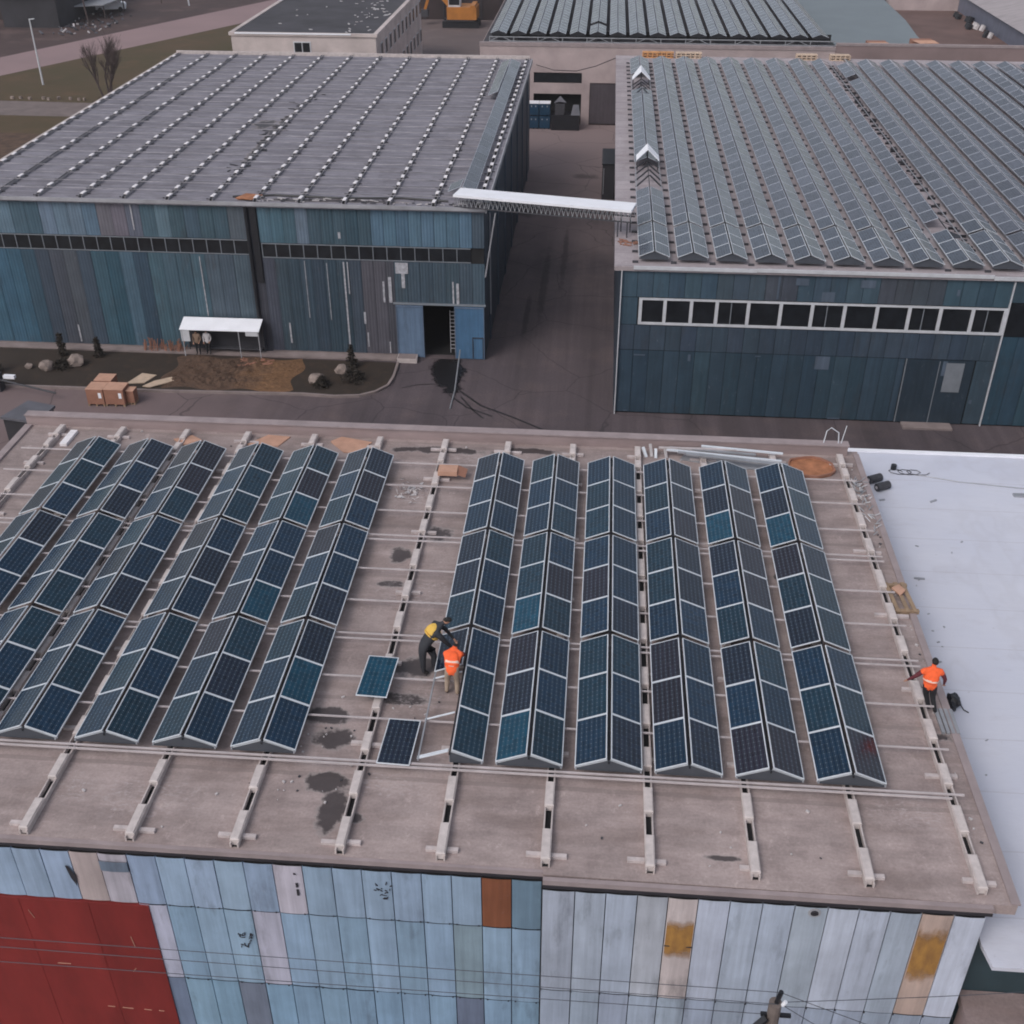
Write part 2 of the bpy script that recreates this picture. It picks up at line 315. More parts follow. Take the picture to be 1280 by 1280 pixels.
# ------------------------------------------------------------------ mesh helper
class MB:
    def __init__(s): s.v = []; s.f = []; s.m = []; s.uv = {}
    def quad(s, pts, mi=0, uv=None):
        i = len(s.v); s.v += [tuple(p) for p in pts]; s.f.append(tuple(range(i, i + len(pts)))); s.m.append(mi)
        if uv: s.uv[len(s.f) - 1] = uv
        return s
    def box(s, x0, x1, y0, y1, z0, z1, mi=0, T=None):
        c = [(x0, y0, z0), (x1, y0, z0), (x1, y1, z0), (x0, y1, z0), (x0, y0, z1), (x1, y0, z1), (x1, y1, z1), (x0, y1, z1)]
        if T is not None: c = [tuple(T @ Vector(p)) for p in c]
        i = len(s.v); s.v += c
        for f in ((0, 3, 2, 1), (4, 5, 6, 7), (0, 1, 5, 4), (1, 2, 6, 5), (2, 3, 7, 6), (3, 0, 4, 7)):
            s.f.append(tuple(i + k for k in f)); s.m.append(mi)
        return s
    def bar(s, a, b, w, h=None, mi=0):
        a = Vector(a); b = Vector(b); h = h or w; d = b - a; L = d.length
        if L < 1e-5: return s
        d.normalize(); up = Vector((0, 0, 1)) if abs(d.z) < .95 else Vector((0, 1, 0))
        x = d.cross(up).normalized(); z = x.cross(d)
        T = Matrix((x, d, z)).transposed().to_4x4(); T.translation = a
        return s.box(-w / 2, w / 2, 0, L, -h / 2, h / 2, mi, T)
    def tube(s, pts, r, n=6, mi=0, r2=None, cap=True):
        pts = [Vector(p) for p in pts]; rings = []
        for k, p in enumerate(pts):
            d = (pts[min(k + 1, len(pts) - 1)] - pts[max(k - 1, 0)]).normalized()
            up = Vector((0, 0, 1)) if abs(d.z) < .9 else Vector((1, 0, 0))
            x = d.cross(up).normalized(); y = d.cross(x)
            rr = r if r2 is None else r + (r2 - r) * k / max(1, len(pts) - 1)
            i = len(s.v); rings.append(i)
            for j in range(n):
                a = 2 * math.pi * j / n; s.v.append(tuple(p + x * math.cos(a) * rr + y * math.sin(a) * rr))
        for a, b in zip(rings, rings[1:]):
            for j in range(n):
                s.f.append((a + j, a + (j + 1) % n, b + (j + 1) % n, b + j)); s.m.append(mi)
        if cap:
            s.f.append(tuple(rings[0] + j for j in range(n))[::-1]); s.m.append(mi)
            s.f.append(tuple(rings[-1] + j for j in range(n))); s.m.append(mi)
        return s
    def prism(s, poly, z0, z1, mi=0):
        n = len(poly); i = len(s.v)
        s.v += [(x, y, z0) for x, y in poly] + [(x, y, z1) for x, y in poly]
        s.f.append(tuple(i + k for k in range(n))[::-1]); s.m.append(mi)
        s.f.append(tuple(i + n + k for k in range(n))); s.m.append(mi)
        for k in range(n):
            s.f.append((i + k, i + (k + 1) % n, i + n + (k + 1) % n, i + n + k)); s.m.append(mi)
        return s
    def build(s, name, mats, parent=None, color=None, smooth=False, world=True):
        o_ = Vector((0, 0, 0))
        if parent is not None and world:
            p = parent
            while p is not None: o_ = o_ + p.location; p = p.parent
        me = bpy.data.meshes.new(name)
        me.from_pydata([tuple(Vector(p) - o_) for p in s.v], [], s.f)
        if not isinstance(mats, (list, tuple)): mats = [mats]
        for m in mats: me.materials.append(MT[m] if isinstance(m, str) else m)
        me.polygons.foreach_set('material_index', s.m)
        if s.uv:
            l = me.uv_layers.new(name='UVMap')
            for fi, uv in s.uv.items():
                for k, li in enumerate(me.polygons[fi].loop_indices): l.data[li].uv = uv[k]
        if smooth: me.polygons.foreach_set('use_smooth', [True] * len(me.polygons))
        me.update()
        bm = bmesh.new(); bm.from_mesh(me); bmesh.ops.recalc_face_normals(bm, faces=bm.faces) if not s.uv else None
        bm.to_mesh(me); bm.free()
        o = bpy.data.objects.new(name, me); COL.objects.link(o); o.parent = parent
        if color: o.color = color
        return o

def tag(o, label=None, cat=None, group=None, kind=None):
    if label: o['label'] = label
    if cat: o['category'] = cat
    if group: o['group'] = group
    if kind: o['kind'] = kind
    return o
def thing(name, label, cat, loc=(0, 0, 0), group=None):
    o = bpy.data.objects.new(name, None); COL.objects.link(o); o.location = loc; o.empty_display_size = .2
    return tag(o, label, cat, group)
def struct(o): o['kind'] = 'structure'; return o
ORD = ['zeroth', 'first', 'second', 'third', 'fourth', 'fifth', 'sixth', 'seventh', 'eighth', 'ninth', 'tenth', 'eleventh', 'twelfth', 'thirteenth', 'fourteenth']

G = -10.0
# ------------------------------------------------------------------ ground
struct(MB().quad([(-900, -200, G), (900, -200, G), (900, 1200, G), (-900, 1200, G)]).build('ground', 'darksoil'))
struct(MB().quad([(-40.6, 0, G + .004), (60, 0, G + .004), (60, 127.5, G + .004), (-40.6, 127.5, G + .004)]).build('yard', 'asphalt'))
struct(MB().quad([(-160, 30, G + .004), (-40.7, 30, G + .004), (-40.7, 185, G + .004), (-52.5, 190, G + .004), (-57.6, 185, G + .004), (-63.4, 173.7, G + .004), (-77.3, 146.4, G + .004), (-121, 60, G + .004)]).build('grass', 'grassy'))
struct(MB().quad([(-121, 60, G + .008), (-77.3, 146.4, G + .008), (-63.4, 173.7, G + .008), (-40, 220, G + .008), (0, 300, G + .008), (-14, 302, G + .008), (-46, 234, G + .008), (-58.1, 209, G + .008), (-68.2, 188.3, G + .008), (-82.6, 157.7, G + .008), (-90, 140, G + .008), (-134, 60, G + .008)]).build('road', 'farroad'))
struct(MB().quad([(-105, 127, G + .012), (-60, 126.6, G + .012), (-56, 128, G + .012), (-58, 133, G + .012), (-85, 133.8, G + .012), (-98, 133.5, G + .012)]).build('footpath', 'path'))
struct(MB().quad([(-25, 112, G + .009), (-13.4, 112, G + .009), (-13.4, 200, G + .009), (-40, 205, G + .009), (-40, 164.5, G + .009), (-25, 164.5, G + .009)]).build('dirt_ground', 'dirtyard'))
struct(MB().quad([(9.7, 5, G + .009), (60, 5, G + .009), (60, 22.4, G + .009), (9.7, 22.4, G + .009)]).build('pavement', 'dirtyard'))
struct(MB().quad([(-60, 36, G + .009), (-23, 36, G + .009), (-24.5, 50, G + .009), (-33, 51.5, G + .009), (-60, 51.5, G + .009)]).build('soil_patch', 'soil'))
# clay-brown field beside the left warehouse
struct(MB().quad([(-100, 95, G + .01), (-42, 95, G + .01), (-42, 112, G + .01), (-58, 119, G + .01), (-100, 121, G + .01)]).build('field', 'soil'))
# verge in front of the left warehouse
verge = [(-48, 60.45), (-17.6, 60.8), (-15.6, 60.7), (-14.2, 60.9), (-13.3, 61.5), (-12.75, 62.4), (-12.6, 63.5), (-12.65, 65.6), (-48, 66.0)]
struct(MB().prism(verge, G + .02, G + .10).build('verge', 'verge'))
k = MB()
kp = [(-48, 60.4), (-26, 60.5), (-17.6, 60.75), (-15.6, 60.6), (-14.1, 60.8), (-13.2, 61.4), (-12.6, 62.3), (-12.45, 63.5), (-12.5, 65.6)]
for a, b in zip(kp, kp[1:]): k.bar((a[0], a[1], G + .08), (b[0], b[1], G + .08), .16, .16)
struct(k.build('kerb', 'kerb'))
struct(MB().box(-48, -12.7, 65.95, 66.62, G + .02, G + .14).build('apron_pavement', 'kerb'))
# freshly dug bed: heaped clay and clods
random.seed(3)
bm = bmesh.new()
bmesh.ops.create_grid(bm, x_segments=50, y_segments=34, size=.5)
for v in bm.verts:
    x, y = v.co.x, v.co.y
    edge = min(1, (0.5 - abs(x)) * 7) * min(1, (0.5 - abs(y)) * 6)
    h = (math.sin(x * 21 + 1.3 * math.sin(y * 13)) * math.cos(y * 17 + x * 9) * .1 + random.uniform(0, .16)) * (1 if x < .15 else .35)
    v.co = Vector((-22.6 + x * 8.2 + .25 * math.sin(y * 9), 63.25 + y * 4.6 + .2 * math.sin(x * 14), G + .1 + max(-.04, (h + .1)) * max(0, edge)))
me = bpy.data.meshes.new('dug_soil'); bm.to_mesh(me); bm.free(); me.materials.append(MT['clay'])
o = bpy.data.objects.new('dug_soil', me); COL.objects.link(o)
tag(o, 'freshly dug orange brown soil with clods in front of the left warehouse', 'soil', kind='stuff')
# oil spill tracked out of the gateway
def blobpoly(cx, cy, rx, ry, n=28, j=.25, seed=1):
    rnd = random.Random(seed); out = []
    for i in range(n):
        a = 2 * math.pi * i / n; r_ = 1 + rnd.uniform(-j, j)
        out.append((cx + math.cos(a) * rx * r_, cy + math.sin(a) * ry * r_))
    return out
m_, nt_, b_ = nodes('spilled_oil'); b_.inputs['Base Color'].default_value = (.010, .009, .011, 1); b_.inputs['Roughness'].default_value = .5
sp_ = nt_.nodes.new('ShaderNodeSeparateXYZ'); nt_.links.new(wpos(nt_), sp_.inputs[0])
dx_ = math_n(nt_, 'DIVIDE', math_n(nt_, 'SUBTRACT', sp_.outputs[0], math_n(nt_, 'MULTIPLY_ADD', math_n(nt_, 'SUBTRACT', 66.5, sp_.outputs[1]), .22, -9.6)), 1.15)
dy_ = math_n(nt_, 'DIVIDE', math_n(nt_, 'SUBTRACT', sp_.outputs[1], 64.6), 3.3)
dd_ = math_n(nt_, 'ADD', math_n(nt_, 'SQRT', math_n(nt_, 'ADD', math_n(nt_, 'MULTIPLY', dx_, dx_), math_n(nt_, 'MULTIPLY', dy_, dy_))), math_n(nt_, 'MULTIPLY', math_n(nt_, 'SUBTRACT', noise(nt_, .9, detail=7, rough=.7), .5), 1.7))
nt_.links.new(ramp(nt_, dd_, [(.7, 1.), (1.1, 0.)]), b_.inputs['Alpha']); MT['oil'] = m_
MT['oiltrack'] = mat('oil_tracks', (.020, .017, .019, 1), .6)
ol = MB()
ol.quad([(-13, 59.5, G + .016), (-5, 59.5, G + .016), (-5, 66.55, G + .016), (-13, 66.55, G + .016)])
for P_, w_ in (([(-8.2, 62.2), (-6.6, 60.2), (-4.6, 58.9), (-2.6, 57.4)], .07), ([(-8.7, 61.5), (-7.4, 59.9), (-5.8, 58.9)], .06), ([(-9.8, 62.9), (-10.8, 62.7), (-11.7, 62.2)], .04), ([(-7.9, 61.2), (-6.9, 59.4), (-6.3, 58.6)], .05)):
    for a_, b2 in zip(P_, P_[1:]): 
        d_ = (Vector(b2) - Vector(a_)).normalized(); n2 = Vector((-d_.y, d_.x)) * w_
        ol.quad([(a_[0] - n2.x, a_[1] - n2.y, G + .02), (b2[0] - n2.x, b2[1] - n2.y, G + .02), (b2[0] + n2.x, b2[1] + n2.y, G + .02), (a_[0] + n2.x, a_[1] + n2.y, G + .02)], 1)
tag(ol.build('oil_stain', ['oil', 'oiltrack']), 'black oil stain spreading out of the open warehouse gateway', 'stain', kind='stuff')

# ------------------------------------------------------------------ front hall
FH = thing('industrial_hall', 'nearest hall with flat brown roof, pale blue sheet wall and red gate', 'building', (-6, 28, G))
fr = MB().prism([(-22.2, 17.82), (-.66, 17.75), (-.66, 17.6), (10.1, 17.55), (10.15, 38.35), (-22.2, 38.35)], -.30, 0)
fr.build('roof', 'front_roof', FH)
MB().box(-22.0, -.66, 17.66, 17.80, -.16, -.012).build('eave_trim', 'slab_edge', FH)
MB().box(-22.0, -.66, 17.64, 17.67, -.24, -.165).build('drip_edge', 'fasciadark', FH)
MB().box(-.655, 9.55, 17.43, 17.55, -.16, -.012).build('eave_trim', 'slab_edge', FH)
MB().box(-.655, 9.55, 17.41, 17.44, -.25, -.165).build('drip_edge', 'fasciadark', FH)
MB().box(9.95, 10.16, 17.56, 38.1, .0015, .05).build('edge_trim', 'slab_edge', FH)
MB().box(-22.25, 9.7, 37.98, 38.3, .002, .40).build('parapet', 'parapet', FH)
MB().box(-22.28, 9.74, 37.94, 38.34, .402, .45).build('coping', 'slab_edge', FH)
MB().box(-22.28, -22.0, 17.85, 37.9, .0015, .08).build('edge_trim', 'slab_edge', FH)
MB().box(-21.9, 9.45, 17.85, 38.2, G, -.305).build('wall', 'tan2', FH)
# cladding sheets
BLU = (128, 146, 168)
FK = 1.26
def sheet(parent, x0, x1, z0, z1, Y, c, k=1.0, m='sheet', name='cladding_sheet', label=None, th=.03, curl=0):
    b = MB(); g = .012
    n = 6
    # slightly bowed sheet with folded edges
    xs = [x0 + g + (x1 - x0 - 2 * g) * i / n for i in range(n + 1)]
    dy = [-.018 * math.sin(math.pi * i / n) for i in range(n + 1)]
    y = Y - random.uniform(0, .012)
    v = []
    for i in range(n): b.quad([(xs[i], y + dy[i], z0), (xs[i + 1], y + dy[i + 1], z0), (xs[i + 1], y + dy[i + 1], z1), (xs[i], y + dy[i], z1)])
    b.quad([(xs[0], y, z0), (xs[0], y + .05, z0), (xs[0], y + .05, z1), (xs[0], y, z1)])
    b.quad([(xs[-1], y, z0), (xs[-1], y + .05, z0), (xs[-1], y + .05, z1), (xs[-1], y, z1)])
    b.quad([(xs[0], y, z0), (xs[-1], y, z0), (xs[-1], y + .05, z0), (xs[0], y + .05, z0)])
    o = b.build(name, m, parent, color=px(*c, k * FK))
    if label: o['label'] = label
    return o
YF = 17.62
MB().box(-21.9, -.68, YF + .04, YF + .2, G, -.31).build('backing_wall', 'void', FH)
MB().box(-.67, 9.42, 17.44, 17.6, G, -.31).build('backing_wall', 'void', FH)
w = .715
def jit(c, a=5):
    g = random.uniform(-a, a); return tuple(max(2, v + g + random.uniform(-a, a) * .25) for v in c)
for i in range(30):                                    # three tiers of pale blue sheets, left half
    x1 = -.68 - i * w; x0 = x1 - w
    if x0 < -21.8: break
    c1 = jit((132, 150, 172)); c2 = jit((126, 148, 170)); c3 = jit((118, 144, 166)); l1 = None; ex = {}
    if i == 0: c1 = (100, 122, 140); l1 = 'blue sheet with its paint worn to bare streaks'
    if i == 1: c1 = (116, 72, 52); l1 = 'rusty brown sheet'
    if i == 8: c1 = (168, 164, 176); l1 = 'off white sheet with dark tears'
    if i == 9: c2 = (162, 162, 178)
    if i == 13: c2 = (162, 164, 182)
    if i == 14: c1 = (158, 154, 164)
    if i == 15: c1 = (158, 146, 146); l1 = 'beige sheet with brown stain'
    if i == 14: l1 = 'off white sheet with a grey band on top'
    if i == 2: c2 = (120, 138, 150); c3 = (98, 108, 128)
    if i == 10: c3 = (104, 112, 128)
    if i == 13: c3 = (104, 116, 138)
    sheet(FH, x0, x1, -2.02, -.27, YF, c1, label=l1)
    if i == 14: sheet(FH, x0, x1, -.85, -.50, YF - .04, (96, 108, 124), 1.0, name='patch_sheet')
    if x1 > -10.2:
        sheet(FH, x0, x1, -4.92, -2.05, YF, c2)
        sheet(FH, x0, x1, -9.9, -4.95, YF, c3)
rz0, rz1 = -9.9, -2.07
rg = MB().box(-21.8, -10.43, YF - .06, YF + .03, rz0, rz1).build('sliding_gate', 'red', FH); rg['label'] = 'wide dark red sliding gate'
rr = MB()
for xx in [-21, -19.2, -17.4, -15.6, -13.8, -12.0]: rr.box(xx, xx + .03, YF - .068, YF - .0605, rz0, rz1)
rr.build('rib', 'red', rg)
sc = MB()
for a, b in [((-13.3, -4.6), (-12.95, -4.6)), ((-13.6, -2.5), (-13.5, -2.8)), ((-11.3, -4.75), (-11.2, -4.6)), ((-11.1, -3.3), (-11.06, -3.7)), ((-12.3, -6.35), (-12.1, -6.36)), ((-11.9, -6.37), (-11.6, -6.38)), ((-11.3, -6.38), (-11.1, -6.39)), ((-10.9, -6.39), (-10.75, -6.4))]:
    MB().bar((a[0], YF - .072, a[1]), (b[0], YF - .072, b[1]), .014, .01).build('scratch', 'card', rg)
YR = 17.40
xr = [-.66, .10, .82, 1.55, 2.26, 2.95, 3.68, 4.42, 5.15, 5.9, 6.6, 7.3, 8.0, 8.72, 9.42]
cr = [(140, 148, 162), (143, 152, 166), (143, 152, 168), (146, 150, 160), (166, 158, 158), (156, 162, 178), (148, 157, 172), (146, 156, 171), (142, 152, 164), (160, 167, 181), (154, 162, 177), (142, 151, 165), (156, 132, 96), (164, 170, 184)]
for i in range(14):
    lb = None
    if i == 12: lb = 'sheet with a large yellow rust stain'
    if i == 4: lb = 'dirty sheet with an ochre rust stain'
    o = sheet(FH, xr[i], xr[i + 1], -4.02, -.28, YR, jit(cr[i], 3) if i != 12 else (158, 140, 132), 1.14, label=lb)
    sheet(FH, xr[i], xr[i + 1], -9.9, -4.05, YR, jit((136, 146, 162), 4), 1.1)
    if i in (4, 12):                                   # rust stains with ragged ends, a stain layer of their own
        m, nt, b = nodes('ochre_rust_stain')
        b.inputs['Roughness'].default_value = .8
        c = mixc(nt, ramp(nt, noise(nt, 3, wpos(nt, (2, 2, .7)), detail=6), [(.3, 0.), (.7, 1.)]), (.46, .24, .06, 1), (.27, .135, .045, 1))
        nt.links.new(c, b.inputs['Base Color'])
        sp = nt.nodes.new('ShaderNodeSeparateXYZ'); nt.links.new(wpos(nt), sp.inputs[0])
        zc, zh = (-1.75, .75) if i == 4 else (-1.72, 1.05)
        d = math_n(nt, 'DIVIDE', math_n(nt, 'ABSOLUTE', math_n(nt, 'SUBTRACT', sp.outputs[2], zc)), zh)
        d = math_n(nt, 'ADD', d, math_n(nt, 'MULTIPLY', math_n(nt, 'SUBTRACT', noise(nt, 2.2, wpos(nt, (1.6, 1.6, .8)), detail=4), .5), .9))
        nt.links.new(ramp(nt, d, [(.45, .95), (1.2, 0.)]), b.inputs['Alpha'])
        st = MB(); n = 6; x0, x1 = xr[i] + .03, xr[i + 1] - .03
        for j in range(n):
            a0, a1 = j / n, (j + 1) / n
            y0 = YR - .02 - .018 * math.sin(math.pi * a0); y1 = YR - .02 - .018 * math.sin(math.pi * a1)
            st.quad([(x0 + (x1 - x0) * a0, y0, -3.9), (x0 + (x1 - x0) * a1, y1, -3.9), (x0 + (x1 - x0) * a1, y1, -.3), (x0 + (x1 - x0) * a0, y0, -.3)])
        st.build('rust_stain', m, o)
# tears and bolts in the sheets
def scrib(cx, cz, s, y, n, seed, name='tear'):
    rnd = random.Random(seed); b = MB()
    for _ in range(n):
        x = cx + rnd.uniform(-s, s) * .6; z = cz + rnd.uniform(-s, s); a = rnd.uniform(0, 3.1)
        L = rnd.uniform(.04, .12)
        b.bar((x, y, z), (x + math.cos(a) * L, y, z + math.sin(a) * L), rnd.uniform(.015, .035), .01)
    b.build(name, 'fasciadark', FH)
scrib(-4.47, -.95, .28, YF - .045, 18, 1); scrib(-8.1, -3.2, .28, YF - .045, 20, 2)
MB().quad([(-12.28, YF - .045, -.75), (-12.22, YF - .045, -.75), (-12.08, YF - .045, -1.1), (-12.12, YF - .045, -1.5), (-12.22, YF - .045, -1.2)]).build('tear', 'fasciadark', FH)
for (x, z0, z1) in [(-6.62, -.5, -.55), (-6.6, -.85, -1.0), (-6.6, -1.08, -1.3)]: MB().box(x, x + .06, YF - .05, YF - .04, z1, z0).build('tear', 'fasciadark', FH)
b = MB()
for x, z in [(-.68 - w * i + dx, zz) for i in range(14) for dx in (-.08, .1) for zz in (-2.0, -4.92)]:
    if random.random() < .8: b.box(x - .018, x + .018, YF - .05, YF - .035, z - .015, z + .02)
for x in xr: b.box(x - .02, x + .02, YR - .05, YR - .03, -4.05, -4.0)
b.build('fixing_row', 'fasciadark', FH)['kind'] = 'stuff'
MB().box(2.28, 2.95, YR - .03, YR - .022, -2.02, -1.98).build('seam', 'fasciadark', FH)
gn = thing('gutter_spout', 'small dark torn vent hole right under the eave of the nearest hall', 'vent', (5.6, 17.35, -.35))
MB().tube([(5.6, 17.5, -.42), (5.6, 17.33, -.45)], .09, 12).build('pipe', 'fasciadark', gn)
MB().tube([(5.6, 17.37, -.44), (5.6, 17.355, -.44)], .15, 12).build('flange', 'fascia', gn)

# ------------------------------------------------------------------ concrete roof beams (front hall)
bx = [-20.65, -18.2, -15.64, -13.22, -10.6, -8.04, -5.5, -3.09, -.62, 1.82, 4.25, 6.84, 9.36]
rails_y = [35.70, 34.12, 32.45, 30.93, 30.66, 29.0, 27.33, 25.72, 25.48, 23.82, 22.18, 20.60]
segs = [(17.86, 18.8), (19.5, 20.33), (21.05, 21.75), (22.62, 23.4), (24.2, 24.95), (26.2, 26.95), (27.75, 28.55), (29.4, 30.3), (31.4, 32.1), (32.88, 33.7), (34.5, 35.3), (36.15, 36.7), (37.0, 37.75)]
sleep = [18.12, 21.45, 24.75, 28.1, 31.5, 35.0, 37.2]
capm = MB(); capm.box(-.18, .18, -.5, .5, 0, .2)
ids = [('leftmost concrete roof beam, beside the left roof edge of the nearest hall'), 'second concrete roof beam from the left edge of the nearest hall', 'third concrete roof beam from the left edge of the nearest hall'] + \
      ['%s concrete roof beam counted from the left, nearest hall' % ORD[i] for i in range(4, 7)] + ['bare concrete roof beam in the wide gap between the two panel blocks'] + \
      ['%s concrete roof beam from the right edge of the nearest hall' % ORD[13 - i] for i in range(7, 12)] + ['bare rightmost concrete roof beam, beside the white roof']
for i, x in enumerate(bx):
    t = thing('roof_beam', ids[i], 'beam', (x, 27.8, .003), 'slotted concrete roof beams on the nearest hall')
    for s_ in (-1, 1):
        MB().box(x + s_ * .09 - .018, x + s_ * .09 + .018, 17.8, 37.75, .003, .15).build('side_rail', 'beam', t)
    MB().box(x - .071, x + .071, 17.83, 37.7, .003, .02).build('slot_bed', 'void', t)
    for a, b in segs:
        a += random.uniform(-.04, .04); c = MB()
        c.box(x - .115, x + .115, a, b, .151, .205)
        c.box(x - .068, x + .068, a, b, .025, .150)
        # rounded shoulder
        c.quad([(x - .11, a, .206), (x + .11, a, .206), (x + .09, a + .03, .228), (x - .09, a + .03, .228)])
        c.quad([(x - .09, a + .03, .228), (x + .09, a + .03, .228), (x + .09, b - .03, .228), (x - .09, b - .03, .228)])
        c.build('cap', 'cap', t)
    for y in sleep:
        for s_ in (-1, 1):
            if random.random() < .12: continue
            x0 = x + s_ * .115; x1 = x + s_ * (.46 + random.uniform(-.12, .08)); y0 = y + random.uniform(-.04, .04)
            MB().box(min(x0, x1), max(x0, x1), y0 - .06, y0 + .055, .004, .09).build('sleeper', 'sleeper', t)

# mounting rails across the roof
rl = ['at the far end of the panels', 'under the gap behind the first panels', 'under the second panel joint from the back'] 
for i, y in enumerate(rails_y):
    n = i + 1
    lab = 'thin cross rail across the nearest roof, %s counted from the far end' % (ORD[n])
    t = thing('mounting_rail', lab, 'rail', (-6, y, .24), 'cross rails under the solar panels')
    wd = .042 if i < 11 else .05
    x0 = -21.4 + .05 * (i % 3); 
    MB().box(x0, 9.62, y - wd / 2, y + wd / 2, .262, .30).build('bar', 'rail', t)
t = thing('mounting_rail', 'outermost cross rail just in front of the street side panel feet', 'rail', (-6, 20.48, .24), 'cross rails under the solar panels')
MB().box(-21.4, 9.3, 20.46, 20.50, .24, .29).build('bar', 'rail', t)

# ------------------------------------------------------------------ solar panels
TH = R(22.2)
PW, PL = .862, 1.645
fm = MB(); t_ = .023
fm.box(-PW / 2, PW / 2, -PL / 2, -PL / 2 + t_, -.014, .014); fm.box(-PW / 2, PW / 2, PL / 2 - t_, PL / 2, -.014, .014)
fm.box(-PW / 2, -PW / 2 + t_, -PL / 2 + t_, PL / 2 - t_, -.014, .014); fm.box(PW / 2 - t_, PW / 2, -PL / 2 + t_, PL / 2 - t_, -.014, .014)
cm = MB(); e = t_ + .001
UVQ = [(.001, .001), (.999, .001), (.999, .999), (.001, .999)]
cm.quad([(-PW / 2 + e, -PL / 2 + e, .010), (PW / 2 - e, -PL / 2 + e, .010), (PW / 2 - e, PL / 2 - e, .010), (-PW / 2 + e, PL / 2 - e, .010)], 0, UVQ)
cm.quad([(-PW / 2 + e, -PL / 2 + e, -.010), (-PW / 2 + e, PL / 2 - e, -.010), (PW / 2 - e, PL / 2 - e, -.010), (PW / 2 - e, -PL / 2 + e, -.010)], 1, UVQ)
FRAME = CELLS = None
PAN = {'dark': (.007, .013, .028, 1), 'navy': (.003, .019, .044, 1), 'teal': (.002, .042, .078, 1), 'slate': (.004, .023, .042, 1), 'plum': (.013, .012, .022, 1)}
proto = None
def panel(loc, ry, label, group, color, rz=0, rx=0):
    global proto
    if proto is None:
        proto = thing('solar_panel', label, 'solar panel', (0, 0, 0), group)
        fm.build('frame', 'alu', proto); cm.build('cells', ['cells', 'darkgrey'], proto)
        r = proto; fr_, ce = proto.children if proto.children[0].name.startswith('frame') else proto.children[::-1]
    else:
        r = proto.copy(); COL.objects.link(r)
        fr_ = None; ce = None
        for ch in proto.children:
            c = ch.copy(); COL.objects.link(c); c.parent = r
            if ch.name.startswith('cells'): ce = c
    if r is proto:
        for ch in proto.children:
            if ch.name.startswith('cells'): ce = ch
    r['label'] = label; r['group'] = group
    r.location = loc; r.rotation_euler = (rx, ry, rz)
    ce.color = color
    return r
gaps = []
y = 36.01
for g in range(3):
    for j in range(3):
        gaps.append((y - PL / 2)); y -= 1.665
    y -= .166
yc = gaps
ZC = .56
leftr = [-18.48, -16.45, -14.42, -12.24, -10.16, -8.08]
rightr = [-3.22, -1.20, .82, 2.84, 4.86, 6.88]
special = {('left', 5, 'right', 3): 'teal', ('left', 5, 'right', 4): 'navy', ('left', 5, 'right', 6): 'teal', ('left', 6, 'right', 8): 'teal', ('left', 6, 'right', 1): 'dark',
           ('right', 2, 'left', 9): 'teal', ('right', 2, 'left', 6): 'teal', ('right', 6, 'left', 3): 'teal', ('right', 6, 'left', 9): 'navy', ('right', 6, 'right', 9): 'plum',
           ('right', 5, 'left', 3): 'teal', ('right', 2, 'left', 2): 'navy', ('left', 3, 'right', 5): 'navy', ('left', 1, 'right', 7): 'navy', ('left', 3, 'right', 7): 'navy', ('left', 2, 'right', 8): 'navy',
           ('right', 5, 'right', 2): 'plum', ('right', 5, 'right', 3): 'plum', ('right', 3, 'right', 6): 'dark', ('right', 1, 'left', 7): 'dark'}
random.seed(21)
for blk, rows in (('left', leftr), ('right', rightr)):
    for i, xc in enumerate(rows):
        for side, sg in (('left', -1), ('right', 1)):
            for j, y in enumerate(yc):
                if blk == 'right' and i == 0 and side == 'left' and j >= 7: continue
                kx = (blk, i + 1, side, j + 1)
                kind = special.get(kx) or random.choices(['dark', 'navy', 'slate', 'plum'], [2.5, 5, 4, 1.5])[0]
                c = PAN[kind]; f = random.uniform(.85, 1.15); c = (c[0] * f, c[1] * f, c[2] * f, 1)
                lab = 'solar panel, %s block, %s ridge from its left, %s slope, %s from the back' % (blk, ORD[i + 1], side, ORD[j + 1])
                panel((xc + sg * .452, y, ZC), sg * TH + random.uniform(-.006, .006), lab, 'solar panels on the nearest roof', c, rz=random.uniform(-.002, .002), rx=random.uniform(-.005, .005))
panel((-5.61, 23.66, .46), 0, 'loose blue solar panel lying across the bare beam beside the workers', 'loose solar panels', PAN['teal'], rz=R(-2.5), rx=R(1))
panel((-4.63, 21.3, .335), 0, 'loose dark solar panel lying flat on the rails near the street edge', 'loose solar panels', PAN['dark'], rz=R(-2), rx=R(0))

